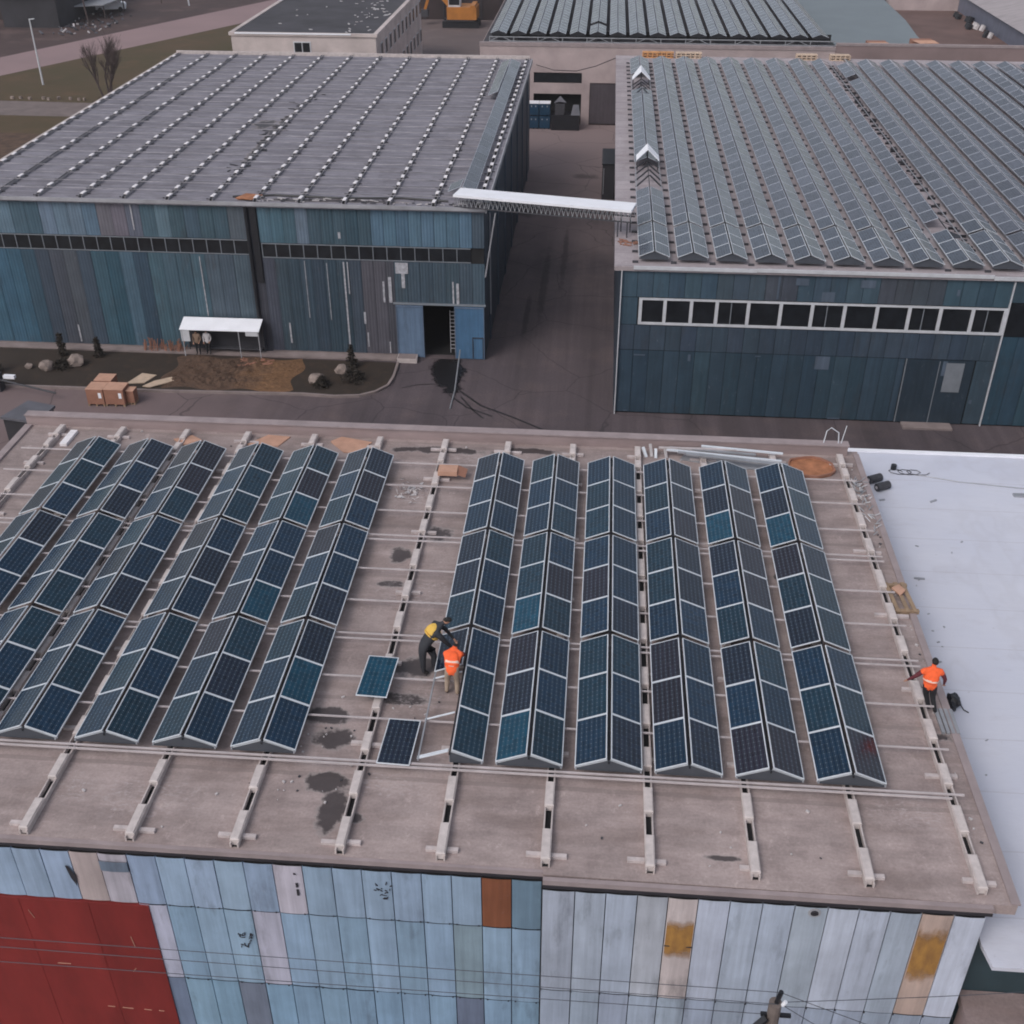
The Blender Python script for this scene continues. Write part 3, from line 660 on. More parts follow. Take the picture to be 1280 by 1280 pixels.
# ridge racks
for blk, rows in (('left', leftr), ('right', rightr)):
    for i, xc in enumerate(rows):
        t = thing('panel_rack', 'metal rack carrying the %s ridge of panels in the %s block' % (ORD[i + 1], blk), 'rack', (xc, 28.3, .3), 'racks under the panel ridges')
        zb = .302
        a = MB()
        a.bar((xc, 20.66, .62), (xc, 36.0, .62), .04, .05); a.build('ridge_bar', 'black', t)  # bar coloured black to stand in for shade in the ridge gap
        for s_ in (-1, 1):
            MB().bar((xc + s_ * .82, 20.66, .352), (xc + s_ * .82, 36.0, .352), .04, .05).build('foot_bar', 'galv', t)
        vis = rails_y[-4:] if (blk == 'right' and i == 0) else ()
        for yy in [35.93, 20.74] + [min(max(r0, 20.8), 35.9) for r0 in vis]:
            for s_ in (-1, 1):
                if yy > 20.75 and s_ == 1 and vis and yy < 35: continue
                MB().bar((xc + s_ * .85, yy, .335), (xc + s_ * .04, yy, .655), .04, .03).build('strut', 'alu', t)
            MB().bar((xc, yy, zb), (xc, yy, .59), .04).build('post', 'galv', t)
        for yy in (20.69, 35.97):
            if blk == 'right' and i == 0 and yy < 25:
                d = MB(); d.quad([(xc, yy, .31), (xc + .82, yy, .31), (xc + .82, yy, .37), (xc, yy, .68)]); d.build('end_sheet', 'deflector', t); continue
            d = MB(); d.quad([(xc - .82, yy, .31), (xc + .82, yy, .31), (xc + .82, yy, .37), (xc, yy, .69), (xc - .82, yy, .37)])
            d.build('end_sheet', 'deflector', t)
# ------------------------------------------------------------------ left warehouse
LW = thing('warehouse', 'left warehouse with teal corrugated walls and a bare roof of concrete beams', 'building', (-23.6, 88, G))
MB().box(-40.35, -6.85, 66.55, 110.6, -.28, 0).build('roof', 'left_roof', LW)
MB().box(-40.35, -6.85, 66.49, 66.545, -.2, .02).build('eave_trim', 'fascia', LW)
MB().box(-6.84, -6.76, 66.6, 110.5, -.35, .03).build('eave_trim', 'fascia', LW)
MB().box(-40.4, -7.0, 110.3, 110.55, .003, .28).build('parapet', 'beam', LW)
MB().box(-40.38, -40.15, 66.6, 110.3, .003, .15).build('parapet', 'beam', LW)
# wall shell with the gateway left open
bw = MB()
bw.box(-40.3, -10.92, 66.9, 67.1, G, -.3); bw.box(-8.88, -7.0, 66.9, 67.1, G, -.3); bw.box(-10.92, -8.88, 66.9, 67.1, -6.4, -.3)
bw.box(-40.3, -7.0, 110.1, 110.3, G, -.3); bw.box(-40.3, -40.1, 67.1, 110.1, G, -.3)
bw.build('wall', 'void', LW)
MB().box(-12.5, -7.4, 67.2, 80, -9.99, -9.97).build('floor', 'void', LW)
def runs(spec, default):
    def f(xp):
        for a, b, c in spec:
            if a <= xp < b: return c
        return default
    return f
# spec in metres from the wall's picture, colours as seen
up = runs([(-41, -36.5, (88, 110, 126)), (-36.5, -34.4, (62, 84, 100)), (-34.4, -32.3, (92, 110, 128)), (-32.3, -30.9, (86, 108, 130)), (-30.9, -28.9, (104, 96, 104)), (-28.9, -28, (84, 88, 100)), (-28, -27.2, (62, 86, 98)), (-27.2, -26.4, (86, 108, 120)), (-26.4, -22.9, (50, 72, 84)), (-22.9, -21.6, (76, 82, 92)),
           (-20.9, -19.7, (66, 96, 112)), (-19.7, -18.8, (52, 78, 92)), (-18.8, -17.6, (98, 114, 130)), (-17.6, -14.1, (46, 68, 80)), (-14.1, -7.9, (74, 102, 122)), (-7.9, -6.9, (58, 70, 82))], (55, 76, 88))
lo = runs([(-41, -36.6, (52, 92, 116)), (-36.6, -35.8, (40, 66, 86)), (-35.8, -34.7, (52, 62, 74)), (-34.7, -33.3, (68, 70, 78)), (-33.3, -32, (50, 64, 78)), (-32, -30.6, (40, 76, 92)), (-30.6, -29.5, (62, 92, 110)), (-29.5, -28.6, (36, 60, 76)), (-28.6, -24.6, (58, 86, 100)), (-24.6, -21.6, (64, 78, 90)),
           (-20.9, -19.8, (58, 60, 72)), (-19.8, -15.6, (38, 56, 68)), (-15.6, -14.7, (48, 60, 72)), (-14.7, -13.4, (78, 72, 76)), (-13.4, -12.6, (64, 60, 68)), (-12.6, -7.9, (56, 72, 84)), (-7.9, -6.9, (66, 84, 98))], (50, 70, 84))
random.seed(5)
def skin_wall(parent, xa, xb, z0, z1, Y, fn, w_, k, m='sheetc', nm='cladding_sheet', ja=4):
    x = xa
    while x < xb - .05:
        x2 = min(x + w_, xb)
        sheet(parent, x, x2, z0, z1, Y, jit(fn((x + x2) / 2), ja), k, m, nm); x = x2
KW = 1.0
_up, _lo = up, lo
def soften(f, mean, q): return lambda x: tuple(a * (1 - q) + b * q for a, b in zip(f(x), mean))
up = soften(_up, (70, 84, 97), .25); lo = soften(_lo, (60, 71, 82), .38)
skin_wall(LW, -40.3, -21.75, -2.42, -.22, 66.84, up, .92, KW, nm='upper_sheet')
skin_wall(LW, -20.95, -6.95, -2.6, -.22, 66.84, up, .78, KW, nm='upper_sheet')
skin_wall(LW, -40.3, -21.75, -9.86, -3.45, 66.84, lo, .92, KW, nm='lower_sheet')
skin_wall(LW, -20.95, -12.66, -9.86, -3.6, 66.84, lo, .78, KW, nm='lower_sheet')
skin_wall(LW, -12.66, -6.95, -6.4, -3.6, 66.84, lo, .82, KW, nm='lower_sheet')
MB().box(-40.3, -21.75, 66.78, 66.9, G, -9.87).build('plinth', 'kerb', LW)
MB().box(-20.95, -12.66, 66.78, 66.9, G, -9.87).build('plinth', 'kerb', LW)
MB().box(-21.73, -20.97, 66.86, 66.9, G, -.25).build('joint_strip', 'sheetc', LW, color=px(62, 64, 74, 1.0))
dp = MB().tube([(-21.62, 66.75, -9.9), (-21.62, 66.75, -.1)], .13, 8); dp.build('downpipe', 'black', LW)
MB().box(-21.4, -21.0, 66.74, 66.855, -5.2, -.3).build('duct', 'black', LW)
def winrow(parent, xa, n, pitch, z0, z1, Y, fm_='gframe'):
    for i in range(n):
        x = xa + i * pitch
        fo = MB(); f = .045
        fo.box(x, x + f, Y - .03, Y + .05, z0, z1); fo.box(x + f, x + pitch, Y - .03, Y + .05, z0, z0 + f); fo.box(x + f, x + pitch, Y - .03, Y + .05, z1 - f, z1)
        o = fo.build('window', fm_, parent)
        MB().box(x + f, x + pitch, Y + .02, Y + .03, z0 + f, z1 - f).build('pane', 'glass', o)
winrow(LW, -40.25, 21, .88, -3.42, -2.46, 66.83)
winrow(LW, -20.9, 15, .873, -3.57, -2.64, 66.83)
for (x0, x1, nm) in ((-12.64, -10.9, 0), (-8.9, -7.0, 1)):
    o = MB().box(x0, x1, 66.64, 66.72, -9.95, -6.42).build('sliding_gate_leaf', 'sheet', LW, color=px(*((92, 112, 136) if nm == 0 else (70, 104, 136)), 1.1))
    fr_ = MB(); fr_.box(x0, x1, 66.6, 66.64, -6.5, -6.42); fr_.box(x0, x0 + .06, 66.6, 66.64, -9.95, -6.5); fr_.box(x1 - .06, x1, 66.6, 66.64, -9.95, -6.5); fr_.build('leaf_frame', 'sheet', o, color=px(92, 108, 130, 1.1))
    if nm == 1:
        wk = MB(); X0, X1 = -7.78, -7.12
        wk.box(X0, X0 + .05, 66.59, 66.638, -9.9, -8.45); wk.box(X0 + .05, X1, 66.59, 66.638, -8.5, -8.45); wk.box(X1, X1 + .04, 66.59, 66.638, -9.9, -8.45)
        wk.build('wicket_door', 'bluedark', o)
MB().box(-12.8, -6.9, 66.7, 66.83, -6.38, -6.28).build('gate_track', 'gframe', LW)
pp = MB()
for (x0, x1, z0, z1) in [(-12.55, -11.75, -4.35, -3.65), (-12.2, -11.98, -5.3, -4.35), (-13.05, -12.85, -6.3, -4.6), (-13.42, -13.3, -6.3, -4.9), (-9.0, -8.9, -6.3, -4.8), (-8.75, -8.58, -6.3, -4.9), (-15.85, -15.75, -9.6, -3.7), (-15.6, -15.53, -5.8, -3.7), (-14.75, -14.62, -7.8, -7.0), (-14.6, -14.52, -9.4, -8.4), (-13.2, -13.12, -9.8, -9.0), (-19.7, -19.6, -9.3, -7.9), (-28.9, -28.82, -2.0, -.4), (-33.9, -33.8, -9.7, -8.5), (-16.0, -15.85, -2.2, -1.8), (-25.0, -24.94, -7.6, -3.6), (-18.3, -18.26, -7.5, -3.7), (-16.9, -16.86, -7.6, -3.8)]:
    pp.box(x0, x1, 66.775, 66.785, z0, z1)
pp.build('peeled_paint', 'paint', LW)
# side wall along the alley
sw = MB()
for i in range(55):
    y0 = 67.1 + i * .78
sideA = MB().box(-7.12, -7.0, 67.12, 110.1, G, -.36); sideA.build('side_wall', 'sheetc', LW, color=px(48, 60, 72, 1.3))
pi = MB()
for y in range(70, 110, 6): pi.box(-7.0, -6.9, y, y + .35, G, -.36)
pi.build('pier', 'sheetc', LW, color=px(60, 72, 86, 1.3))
MB().tube([(-6.9, 66.72, -4.4), (-6.2, 66.3, -.2)], .05, 6).build('stay_pipe', 'fascia', LW)
MB().tube([(-6.86, 69.5, -8), (-6.86, 69.5, -1.2)], .05, 6).build('downpipe', 'fascia', LW)
# its roof beams
lbx = [-40.05 + 2.733 * i for i in range(13)]
lcap = None
for i, x in enumerate(lbx):
    if i == 0: lab = 'leftmost white capped beam along the left edge of the bare warehouse roof'
    elif i == 12: lab = 'rightmost white capped beam beside the alley on the left warehouse roof'
    else: lab = 'white capped beam on the left warehouse roof, %s from its left edge' % ORD[i + 1]
    t = thing('roof_beam', lab, 'beam', (x, 88.5, .003), 'white capped beams on the left warehouse roof')
    for s_ in (-1, 1): MB().box(x + s_ * .10 - .018, x + s_ * .10 + .018, 66.62, 110.25, .003, .15).build('side_rail', 'deckrail', t)
    MB().box(x - .08, x + .08, 66.7, 110.2, .003, .03).build('slot_bed', 'void', t)
    y = 67.2
    while y < 110:
        L = .62 if i > 3 else .55
        if i in (1, 2) and random.random() < .3: y += 1.65; continue
        if lcap is None:
            c = MB().box(-.10, .10, -.26, .26, .151, .20)
            lcap = c.build('cap', 'capwhite', t, world=False); o = lcap
        else:
            o = lcap.copy(); COL.objects.link(o); o.parent = t
        o.location = (random.uniform(-.03, .03), y + random.uniform(-.12, .12) - 88.5, 0); o.rotation_euler = (0, 0, random.uniform(-.12, .12))
        y += 1.65
    dk = MB(); y = 66.9
    while y < 109.5:                                    # short cross sleepers either side
        dk.box(x - .36, x - .13, y, y + .08, .004, .06)
        if (i + int(y)) % 2: dk.box(x + .13, x + .32, y + .5, y + .58, .004, .06)
        y += 1.65
    dk.build('sleeper', 'darkgrey', t)
random.seed(15)
for k_ in range(26):
    y = 67.9 + 1.65 * k_
    t = MB(); x = -40.1
    x1 = -40.0 + random.uniform(0, .4); x2 = -7.3 - random.uniform(0, .3)
    t.box(x1, x2, y - .018, y + .018, .201, .235)
    o = t.build('cross_rail', 'crossrail'); n_ = k_ + 1
    suf = {1: 'st', 2: 'nd', 3: 'rd'}.get(n_ if n_ < 20 else n_ % 10, 'th')
    tag(o, 'thin cross rail on the left warehouse roof, %d%s from the front eave' % (n_, suf), 'rail', 'cross rails on the left warehouse roof')
# torn felt, cables and rubble along its front edge
random.seed(9)
t = MB()
for i in range(70):
    x = random.uniform(-22, -8); y = 66.75 + random.uniform(0, .7); s_ = random.uniform(.08, .3)
    t.bar((x, y, .04), (x + random.uniform(-s_, s_) * 2, y + random.uniform(-s_, s_) * .6, .04 + random.random() * .06), s_ * .4, .04, random.choice([0, 0, 1]))
tag(t.build('roof_rubble', ['film', 'darkgrey']), 'white and dark rubble strewn along the front edge of the left warehouse roof', 'rubble', kind='stuff')
t = MB().tube([(-22.5, 67.4, .06), (-20, 67.9, .06), (-16, 67.6, .06), (-12, 67.9, .06), (-9.2, 67.5, .06)], .07, 6).build('roof_cable', 'black')
tag(t, 'thick black cable lying along the front of the left warehouse roof', 'cable')
t = MB(); t.prism([(-22.2, 66.9), (-21.1, 66.7), (-20.7, 67.7), (-21.8, 67.9)], .10, .14); t.bar((-22.1, 67, .05), (-21, 67.6, .05), .12, .1)
tag(t.build('rusty_sheet', 'rust'), 'small rusty sheet on the left warehouse roof above the downpipe', 'metal sheet')
rp = MB()
random.seed(31)
for i in range(60):
    x = -24.0 + random.gauss(0, .35) ; y = random.uniform(72, 95); rp.bar((x, y, .03), (x + random.uniform(-.6, .6), y + random.uniform(-.3, .3), .05), random.uniform(.04, .12), .04)
tag(rp.build('felt_scraps', 'black'), 'black torn felt scraps around the seventh beam of the left warehouse roof', 'scraps', kind='stuff')

# ------------------------------------------------------------------ right warehouse
RWX0, RWY0 = 1.38, 60.0
RW = thing('warehouse', 'right warehouse with dark teal walls, white framed windows and a roof full of panels', 'building', (20, 88, G))
ZR = -.9
MB().box(.95, 44, 59.85, 117.6, ZR - .25, ZR).build('roof', 'right_roof', RW)
for (x0, x1, zz) in ((2.0, 8.7, -.93), (8.72, 21.3, -.90), (21.32, 30, -.98)):
    MB().box(x0, x1, 59.76, 59.845, zz - .1, zz + .09).build('eave_trim', 'wframe', RW)
bw = MB(); bw.box(RWX0, 43.8, 60.08, 60.25, G, ZR - .26); bw.box(RWX0, RWX0 + .2, 60.25, 117.3, G, ZR - .26); bw.box(RWX0 + .2, 43.8, 117.1, 117.3, G, ZR - .26)
bw.build('wall', 'void', RW)
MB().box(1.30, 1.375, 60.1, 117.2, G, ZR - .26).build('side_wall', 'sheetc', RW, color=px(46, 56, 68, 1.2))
ru = runs([(1, 6.9, (50, 76, 90)), (6.9, 9.2, (56, 70, 80)), (9.2, 11, (64, 60, 68)), (11, 15.1, (52, 74, 88)), (15.1, 19, (60, 60, 66)), (19, 22.4, (44, 72, 84))], (44, 68, 80))
rlw = runs([(1, 5, (36, 62, 76)), (5, 6.8, (40, 66, 78)), (6.8, 12, (34, 58, 72)), (12, 17.5, (38, 62, 76)), (17.5, 23, (42, 62, 72)), (23, 40, (36, 74, 90))], (36, 60, 74))
ru = soften(ru, (58, 69, 81), .5); rlw = soften(rlw, (51, 61, 73), .55)
skin_wall(RW, RWX0, 22.5, -2.70, -1.16, 60.02, ru, .88, 1.05, m='sheet', nm='upper_sheet')
skin_wall(RW, RWX0, 22.5, -5.9, -4.38, 60.02, ru if False else (lambda x: (51, 63, 76)), .88, 1.05, m='sheet', nm='middle_sheet')
skin_wall(RW, RWX0, 17.6, -9.9, -5.93, 60.02, rlw, .88, 1.05, m='sheet', nm='lower_sheet')
skin_wall(RW, 21.5, 22.5, -9.9, -5.93, 60.02, rlw, 1.0, 1.05, m='sheet', nm='lower_sheet')
skin_wall(RW, RWX0, 2.35, -4.35, -2.73, 60.02, ru, .97, 1.05, m='sheet', nm='middle_sheet')
skin_wall(RW, 22.55, 30, -2.4, -1.16, 60.0, ru, .9, 1.05, m='sheet', nm='upper_sheet')
skin_wall(RW, 22.55, 30, -9.9, -4.4, 60.0, rlw, .9, 1.05, m='sheet', nm='lower_sheet')
MB().box(22.5, 22.56, 59.9, 60.05, G, -1.2).build('downpipe', 'wframe', RW)
wx = [2.42, 3.78, 5.25, 6.66, 8.4, 10.18, 11.9, 13.67, 15.43, 17.18, 18.86, 20.59, 22.32, 22.5]
for i in range(12):
    x0, x1 = wx[i], wx[i + 1]; z0, z1 = -4.32, -2.76; f = .13
    fo = MB(); fo.box(x0, x0 + f * 1.4, 59.93, 60.07, z0, z1); fo.box(x0 + f * 1.4, x1, 59.93, 60.07, z0, z0 + f); fo.box(x0 + f * 1.4, x1, 59.93, 60.07, z1 - f * .7, z1)
    if i == 11: fo.box(x1, x1 + .25, 59.93, 60.07, z0, z1)
    o = fo.build('window', 'wframe', RW)
    MB().box(x0 + f * 1.4, x1, 60.02, 60.035, z0 + f, z1 - f * .7).build('pane', 'glass', o)
    if i in (3, 6, 9, 11): MB().box((x0 + x1) / 2, (x0 + x1) / 2 + .05, 60.0, 60.019, z0 + f, z1 - f * .7).build('mullion', 'gframe', o)
MB().box(22.6, 30, 59.93, 60.05, -4.35, -2.45).build('window', 'glass', RW)
dd = MB().box(17.65, 21.42, 59.98, 60.06, -9.92, -5.95).build('gate', 'sheet', RW, color=px(42, 56, 68, 1.0))
g2 = MB(); g2.box(19.5, 19.54, 59.95, 59.979, -9.9, -6.0); g2.box(17.62, 17.68, 59.94, 59.979, -9.9, -5.9); g2.box(19.9, 20.9, 59.955, 59.979, -7.9, -6.1); g2.build('gate_seam', 'gframe', dd)
MB().box(1.34, 1.40, 59.8, 59.95, G, -1.15).build('downpipe', 'wframe', RW)
for (x0, x1, z0, z1) in [(10.9, 11.6, -1.75, -1.35), (14.4, 15.2, -1.8, -1.35), (12.4, 13.1, -2.66, -2.1), (19.6, 19.75, -2.1, -1.75), (9.95, 10.05, -2.6, -1.3), (2.3, 2.95, -6.25, -6.18), (9.2, 9.5, -6.1, -6.03), (5.4, 5.55, -6.5, -6.1), (12.6, 13.4, -6.75, -5.95), (1.9, 2.1, -9.85, -9.78), (13.8, 14.5, -9.9, -9.82), (19.7, 19.95, -6.9, -6.0), (21.6, 21.75, -8.6, -8.35)]:
    MB().box(x0, x1, 59.965, 59.975, z0, z1).build('patch', 'sheet', RW, color=px(84, 96, 112, 1.0))
MB().box(18.0, 20.8, 59.2, 59.95, G + .005, G + .12).build('threshold', 'kerb', RW)

# panels on the right warehouse: nearest ones one by one, the rest as one field
field = MB(); fcount = 0
def fpan(xc, y, z, sg, i, j, L=1.62, W=PW, th=TH):
    T = Matrix.Translation((xc + sg * .452, y, z)) @ Matrix.Rotation(sg * th, 4, 'Y')
    a, b = W / 2, L / 2; e = .024
    def P(x, yy, zz=.0): return tuple(T @ Vector((x, yy, zz)))
    u = [(i + .001, j + .001), (i + .999, j + .001), (i + .999, j + .999), (i + .001, j + .999)]
    field.quad([P(-a + e, -b + e, .012), P(a - e, -b + e, .012), P(a - e, b - e, .012), P(-a + e, b - e, .012)], 0, u)
    for q in ([(-a, -b), (a, -b), (a, -b + e), (-a, -b + e)], [(-a, b - e), (a, b - e), (a, b), (-a, b)], [(-a, -b + e), (-a + e, -b + e), (-a + e, b - e), (-a, b - e)], [(a - e, -b + e), (a, -b + e), (a, b - e), (a - e, b - e)]):
        field.quad([P(x, yy, .012) for x, yy in q], 1, u)
    field.quad([P(-a, -b, -.02), P(-a, b, -.02), P(a, b, -.02), P(a, -b, -.02)], 1, u)
    for q in ([(-a, -b), (a, -b)], [(a, -b), (a, b)], [(a, b), (-a, b)], [(-a, b), (-a, -b)]):
        (x0, y0), (x1, y1) = q
        field.quad([P(x0, y0, -.02), P(x1, y1, -.02), P(x1, y1, .012), P(x0, y0, .012)], 1, u)
ZRW = -.36
rwy = [60.45 + .82 + 1.665 * j for j in range(3)] + [65.75 + .82 + 1.665 * j for j in range(29)]
random.seed(12)
for i in range(19):
    xc = 3.12 + 2.115 * i
    if i > 9: xc = 3.12 + 2.115 * i
    for side, sg in (('left', -1), ('right', 1)):
        for j, y in enumerate(rwy):
            if i == 0 and j in (7, 8, 9, 10, 24, 25, 26, 27): continue
            if i == 8 and sg == 1 and j > 1: continue
            if i == 8 and sg == -1 and j == 3: continue
            if i == 9 and sg == -1 and j in (27, 31): continue
            if i < 10 and j < 4:
                rows_ = ['nearest the front eave', 'second from the eave', 'third from the eave', 'fourth from the eave']
                lab = 'panel, right warehouse roof, %s ridge from the alley, %s slope, %s' % (ORD[i + 1], side, rows_[j])
                f = random.uniform(.85, 1.15)
                panel((xc + sg * .452, y, ZRW), sg * TH, lab, 'solar panels at the front of the right warehouse roof', (.058 * f, .068 * f, .090 * f, 1))
            else: fpan(xc, y, ZRW, sg, i * 2 + (sg > 0), j)
# left warehouse: one ridge by the alley, far building: a full deck
for j in range(24):
    y = 68.3 + .8 + 1.6 * j
    if j < 24: fpan(-8.45, y, .58, 1, 60, j)
    if j >= 16 or j == 0: fpan(-8.45, y, .58, -1, 61, j)
for i in range(17):
    xc = -11.63 + 2.13 * i
    for j in range(18):
        y = 129.5 + .82 + 1.665 * j
        for sg in (-1, 1):
            if i == 5 and j == 3: continue
            fpan(xc, y, -.92, sg, 100 + i * 2 + (sg > 0), j, th=R(20))
o = field.build('solar_panel_field', ['cells', 'fieldframe'], color=(.075, .082, .105, 1))
tag(o, 'rows of grey solar panels filling the farther warehouse roofs', 'solar panels', 'solar panels on the farther roofs', 'stuff')

fb = None
# racks and brackets on the right warehouse roof
for i in range(19):
    xc = 3.12 + 2.115 * i; lab = 'metal rack under the %s panel ridge from the alley on the right warehouse' % (ORD[i + 1] if i < 14 else ['fifteenth', 'sixteenth', 'seventeenth', 'eighteenth', 'nineteenth'][i - 14])
    t = thing('panel_rack', lab, 'rack', (xc, 88, ZR + .003), 'racks on the right warehouse roof')
    MB().bar((xc, 60.5, -.26), (xc, 114.6, -.30), .05, .05).build('ridge_bar', 'black', t)  # black colour paints the shaded gap between the two slopes
    ft = MB()
    for s_ in (-1, 1): ft.bar((xc + s_ * .8, 60.5, -.6), (xc + s_ * .8, 114.6, -.6), .05, .05)
    ft.build('foot_bar', 'galv', t)
    y = 60.5
    while y < 114.6:
        if fb is None: fb = MB().box(-.16, .16, -.05, .05, 0, .12).build('foot_block', 'darkgrey', t, world=False); o = fb
        else: o = fb.copy(); COL.objects.link(o); o.parent = t
        o.location = (-1.03, y - .03 - 88, 0)
        if i == 8 and y > 64 and random.random() < .75: MB().bar((xc + .85, y, -.62), (xc + .03, y, -.29), .03, .03).build('strut', 'darkgrey', t)
        y += 1.665
    for yy in (60.52, 65.35):
        q = MB()
        q.quad([(xc - .82, yy, ZR + .2), (xc + .82, yy, ZR + .2), (xc + .82, yy, -.58), (xc, yy, -.25), (xc - .82, yy, -.58)])
        q.build('end_sheet', 'deflector', t)
# the ridge with panels missing: dark brackets
t = MB()
random.seed(4); y = 62
while y < 113:
    xr_ = 3.12 + 2.115 * 8 + 1.1
    q_ = random.uniform(-.15, .15); t.box(xr_ - .35 + q_, xr_ + .15 + q_, y, y + random.uniform(.06, .16), ZR + .003, ZR + .14); y += random.choice([.5, 1.1, 1.4, 1.65])
tag(t.build('empty_brackets', 'black'), 'line of black empty brackets where a panel slope is missing on the right warehouse', 'brackets', kind='stuff')
for n_, (y0, y1) in enumerate([(78.4, 81.2), (103.6, 107.6)]):
    xc = 3.14
    t = thing('ridge_skylight', ['nearer white peaked skylight on the first ridge beside the alley', 'farther white peaked skylight on the first ridge beside the alley'][n_], 'skylight', (xc, y0, ZR + .003), 'white skylights on the right warehouse')
    for s_ in (-1, 1):
        q = MB()
        a = [(xc, y0 + .7, .34), (xc + s_ * .78, y0, -.22), (xc + s_ * .78, y0 + 1.3, -.22), (xc, y1 - .5, .34)]
        q.quad(a); q.quad([(p[0], p[1], p[2] - .05) for p in a][::-1])
        for k_ in range(4):
            p, r_ = a[k_], a[(k_ + 1) % 4]; q.quad([p, r_, (r_[0], r_[1], r_[2] - .05), (p[0], p[1], p[2] - .05)])
        q.build('slope', 'white', t)
    q = MB()
    for s_ in (-1, 1):
        q.bar((xc + s_ * .7, y0 + .1, ZR), (xc + s_ * .7, y0 + .1, -.24), .06); q.bar((xc + s_ * .7, y0 + 1.25, ZR), (xc + s_ * .7, y0 + 1.25, -.24), .06)
    q.bar((xc, y0 + .95, ZR), (xc, y0 + .95, .28), .06)
    q.build('post', 'darkgrey', t)
    q = MB()
    for k_ in range(4):
        yy = y0 - 4.6 + k_ * 1.4
        for s_ in (-1, 1): q.bar((xc + s_ * .85, yy, -.66), (xc + s_ * .02, yy + .4, .0 - .05 * k_), .12, .05)
    q.build('bare_rafter', 'black', t)

# ------------------------------------------------------------------ covered truss bridging the alley
A = Vector((-8.6, 67.15, 0)); B = Vector((1.98, 65.0, 0)); dr = (B - A).normalized(); nr = Vector((-dr.y, dr.x, 0))
t = thing('truss_bridge', 'long white topped steel lattice girder bridging the alley between the two warehouses', 'girder', tuple(A))
def AB(s_, o_, z): p = A + dr * s_ + nr * o_; return (p.x, p.y, z)
L = (B - A).length
c = MB(); T = Matrix((dr, nr, Vector((0, 0, 1)))).transposed().to_4x4(); T.translation = A
c.box(0, L, -.75, .75, .66, .80, 0, T); c.build('cover', 'white', t)
c = MB()
for o_ in (-.55, .55):
    c.bar(AB(0, o_, .62), AB(L, o_, .62), .06); c.bar(AB(0, o_, .04), AB(L, o_, .04), .07)
c.build('chord', 'darkgrey', t)
c = MB(); n = 40
for o_ in (-.55, .55):
    for i in range(n):
        s0 = L * i / n; s1 = L * (i + .5) / n; s2 = L * (i + 1) / n
        c.bar(AB(s0, o_, .06), AB(s1, o_, .6), .035); c.bar(AB(s1, o_, .6), AB(s2, o_, .06), .035)
c.build('lattice', 'galv', t)
c = MB()
for s_, z0 in ((L - .25, ZR), (L - .8, ZR)):
    for o_ in (-.5, .5): c.bar(AB(s_, o_, z0 + .001), AB(s_, o_, .02), .08)
c.build('leg', 'darkgrey', t)
random.seed(8); c = MB()
for i in range(16):
    x = random.uniform(1.3, 2.5); y = random.uniform(63.0, 64.0); c.bar((x, y, ZR + .03), (x + random.uniform(-.5, .5), y + random.uniform(-.3, .3), ZR + .08), .06, .05)
tag(c.build('brick_rubble', 'card2'), 'small heap of reddish scraps at the right end of the lattice girder', 'rubble', kind='stuff')

# ------------------------------------------------------------------ white-roofed hall at right
WH = thing('white_roofed_hall', 'low hall with a broad white membrane roof beside the nearest hall', 'building', (25, 30, G))
MB().prism([(9.64, 17.62), (9.74, 17.02), (60, 17.0), (60, 41.2), (10.35, 41.2), (9.64, 38.3)], -1.62, -1.5).build('roof', 'whiteroof', WH)
MB().box(10.2, 60, 41.02, 41.2, -1.498, -1.42).build('edge_trim', 'white', WH)
MB().box(9.66, 60, 17.9, 41.0, G, -1.625).build('wall', 'tealwall', WH)
MB().box(9.8, 60, 17.1, 17.14, -1.70, -1.622).build('drip_edge', 'fasciadark', WH)
AX = thing('flat_annex', 'low lean-to with a mauve brown flat roof at the bottom right corner', 'building', (30, 11, G))
MB().box(9.6, 60, 3, 17.88, -3.85, -3.6).build('roof', 'annexroof', AX)
MB().box(9.62, 59, 3.2, 17.6, G, -3.86).build('wall', 'tan2', AX)
def cable(name, pts, r, m, lab, cat='cable'):
    P = [Vector(p) for p in pts]; Q = []
    for a, b in zip(P, P[1:]):
        for k_ in range(6): Q.append(a.lerp(b, k_ / 6))
    Q.append(P[-1])
    Q = [(q.x, q.y, q.z) for q in Q]
    return tag(MB().tube(Q, r, 5).build(name, m), lab, cat)
cable('roof_cable', [(12.7, 39.38, -1.48), (14.43, 38.91, -1.48), (16.8, 38.6, -1.48), (22, 38.4, -1.48)], .02, 'galv', 'thin grey cable trailing across the white roof')
random.seed(17); lp = [(12.0 + .35 * math.cos(a * .9) + a * .05, 39.5 + .2 * math.sin(a * .9), -1.47) for a in range(22)]
tag(MB().tube(lp, .015, 4).build('wire_coil', 'darkgrey'), 'loose coil of thin wire near the far edge of the white roof', 'wire')
t = MB().tube([(12.05, 39.75, -1.5), (12.05, 39.75, -1.3)], .11, 10); tag(t.build('bucket', 'black'), 'small black bucket beside the coil of wire on the white roof', 'bucket')
for n_, (x, y, l, lab) in enumerate([(12.94, 37.33, .25, 'short grey offcut lying on the open white roof'), (11.05, 37.3, .2, 'tiny grey offcut on the white roof near the hall edge'), (11.25, 32.3, .35, 'dark offcut lying by the edge of the white roof, behind the pallet')]):
    tag(MB().bar((x, y, -1.475), (x + l, y + .15 * (1 - n_ * .6), -1.47), .06, .05).build('offcut', 'galv'), lab, 'offcut')
t = MB().box(16.2, 17.6, 37.95, 38.15, -1.498, -1.42); tag(t.build('channel_piece', 'galv'), 'grey metal channel lying on the white roof at the right', 'channel')
random.seed(23); c = MB()
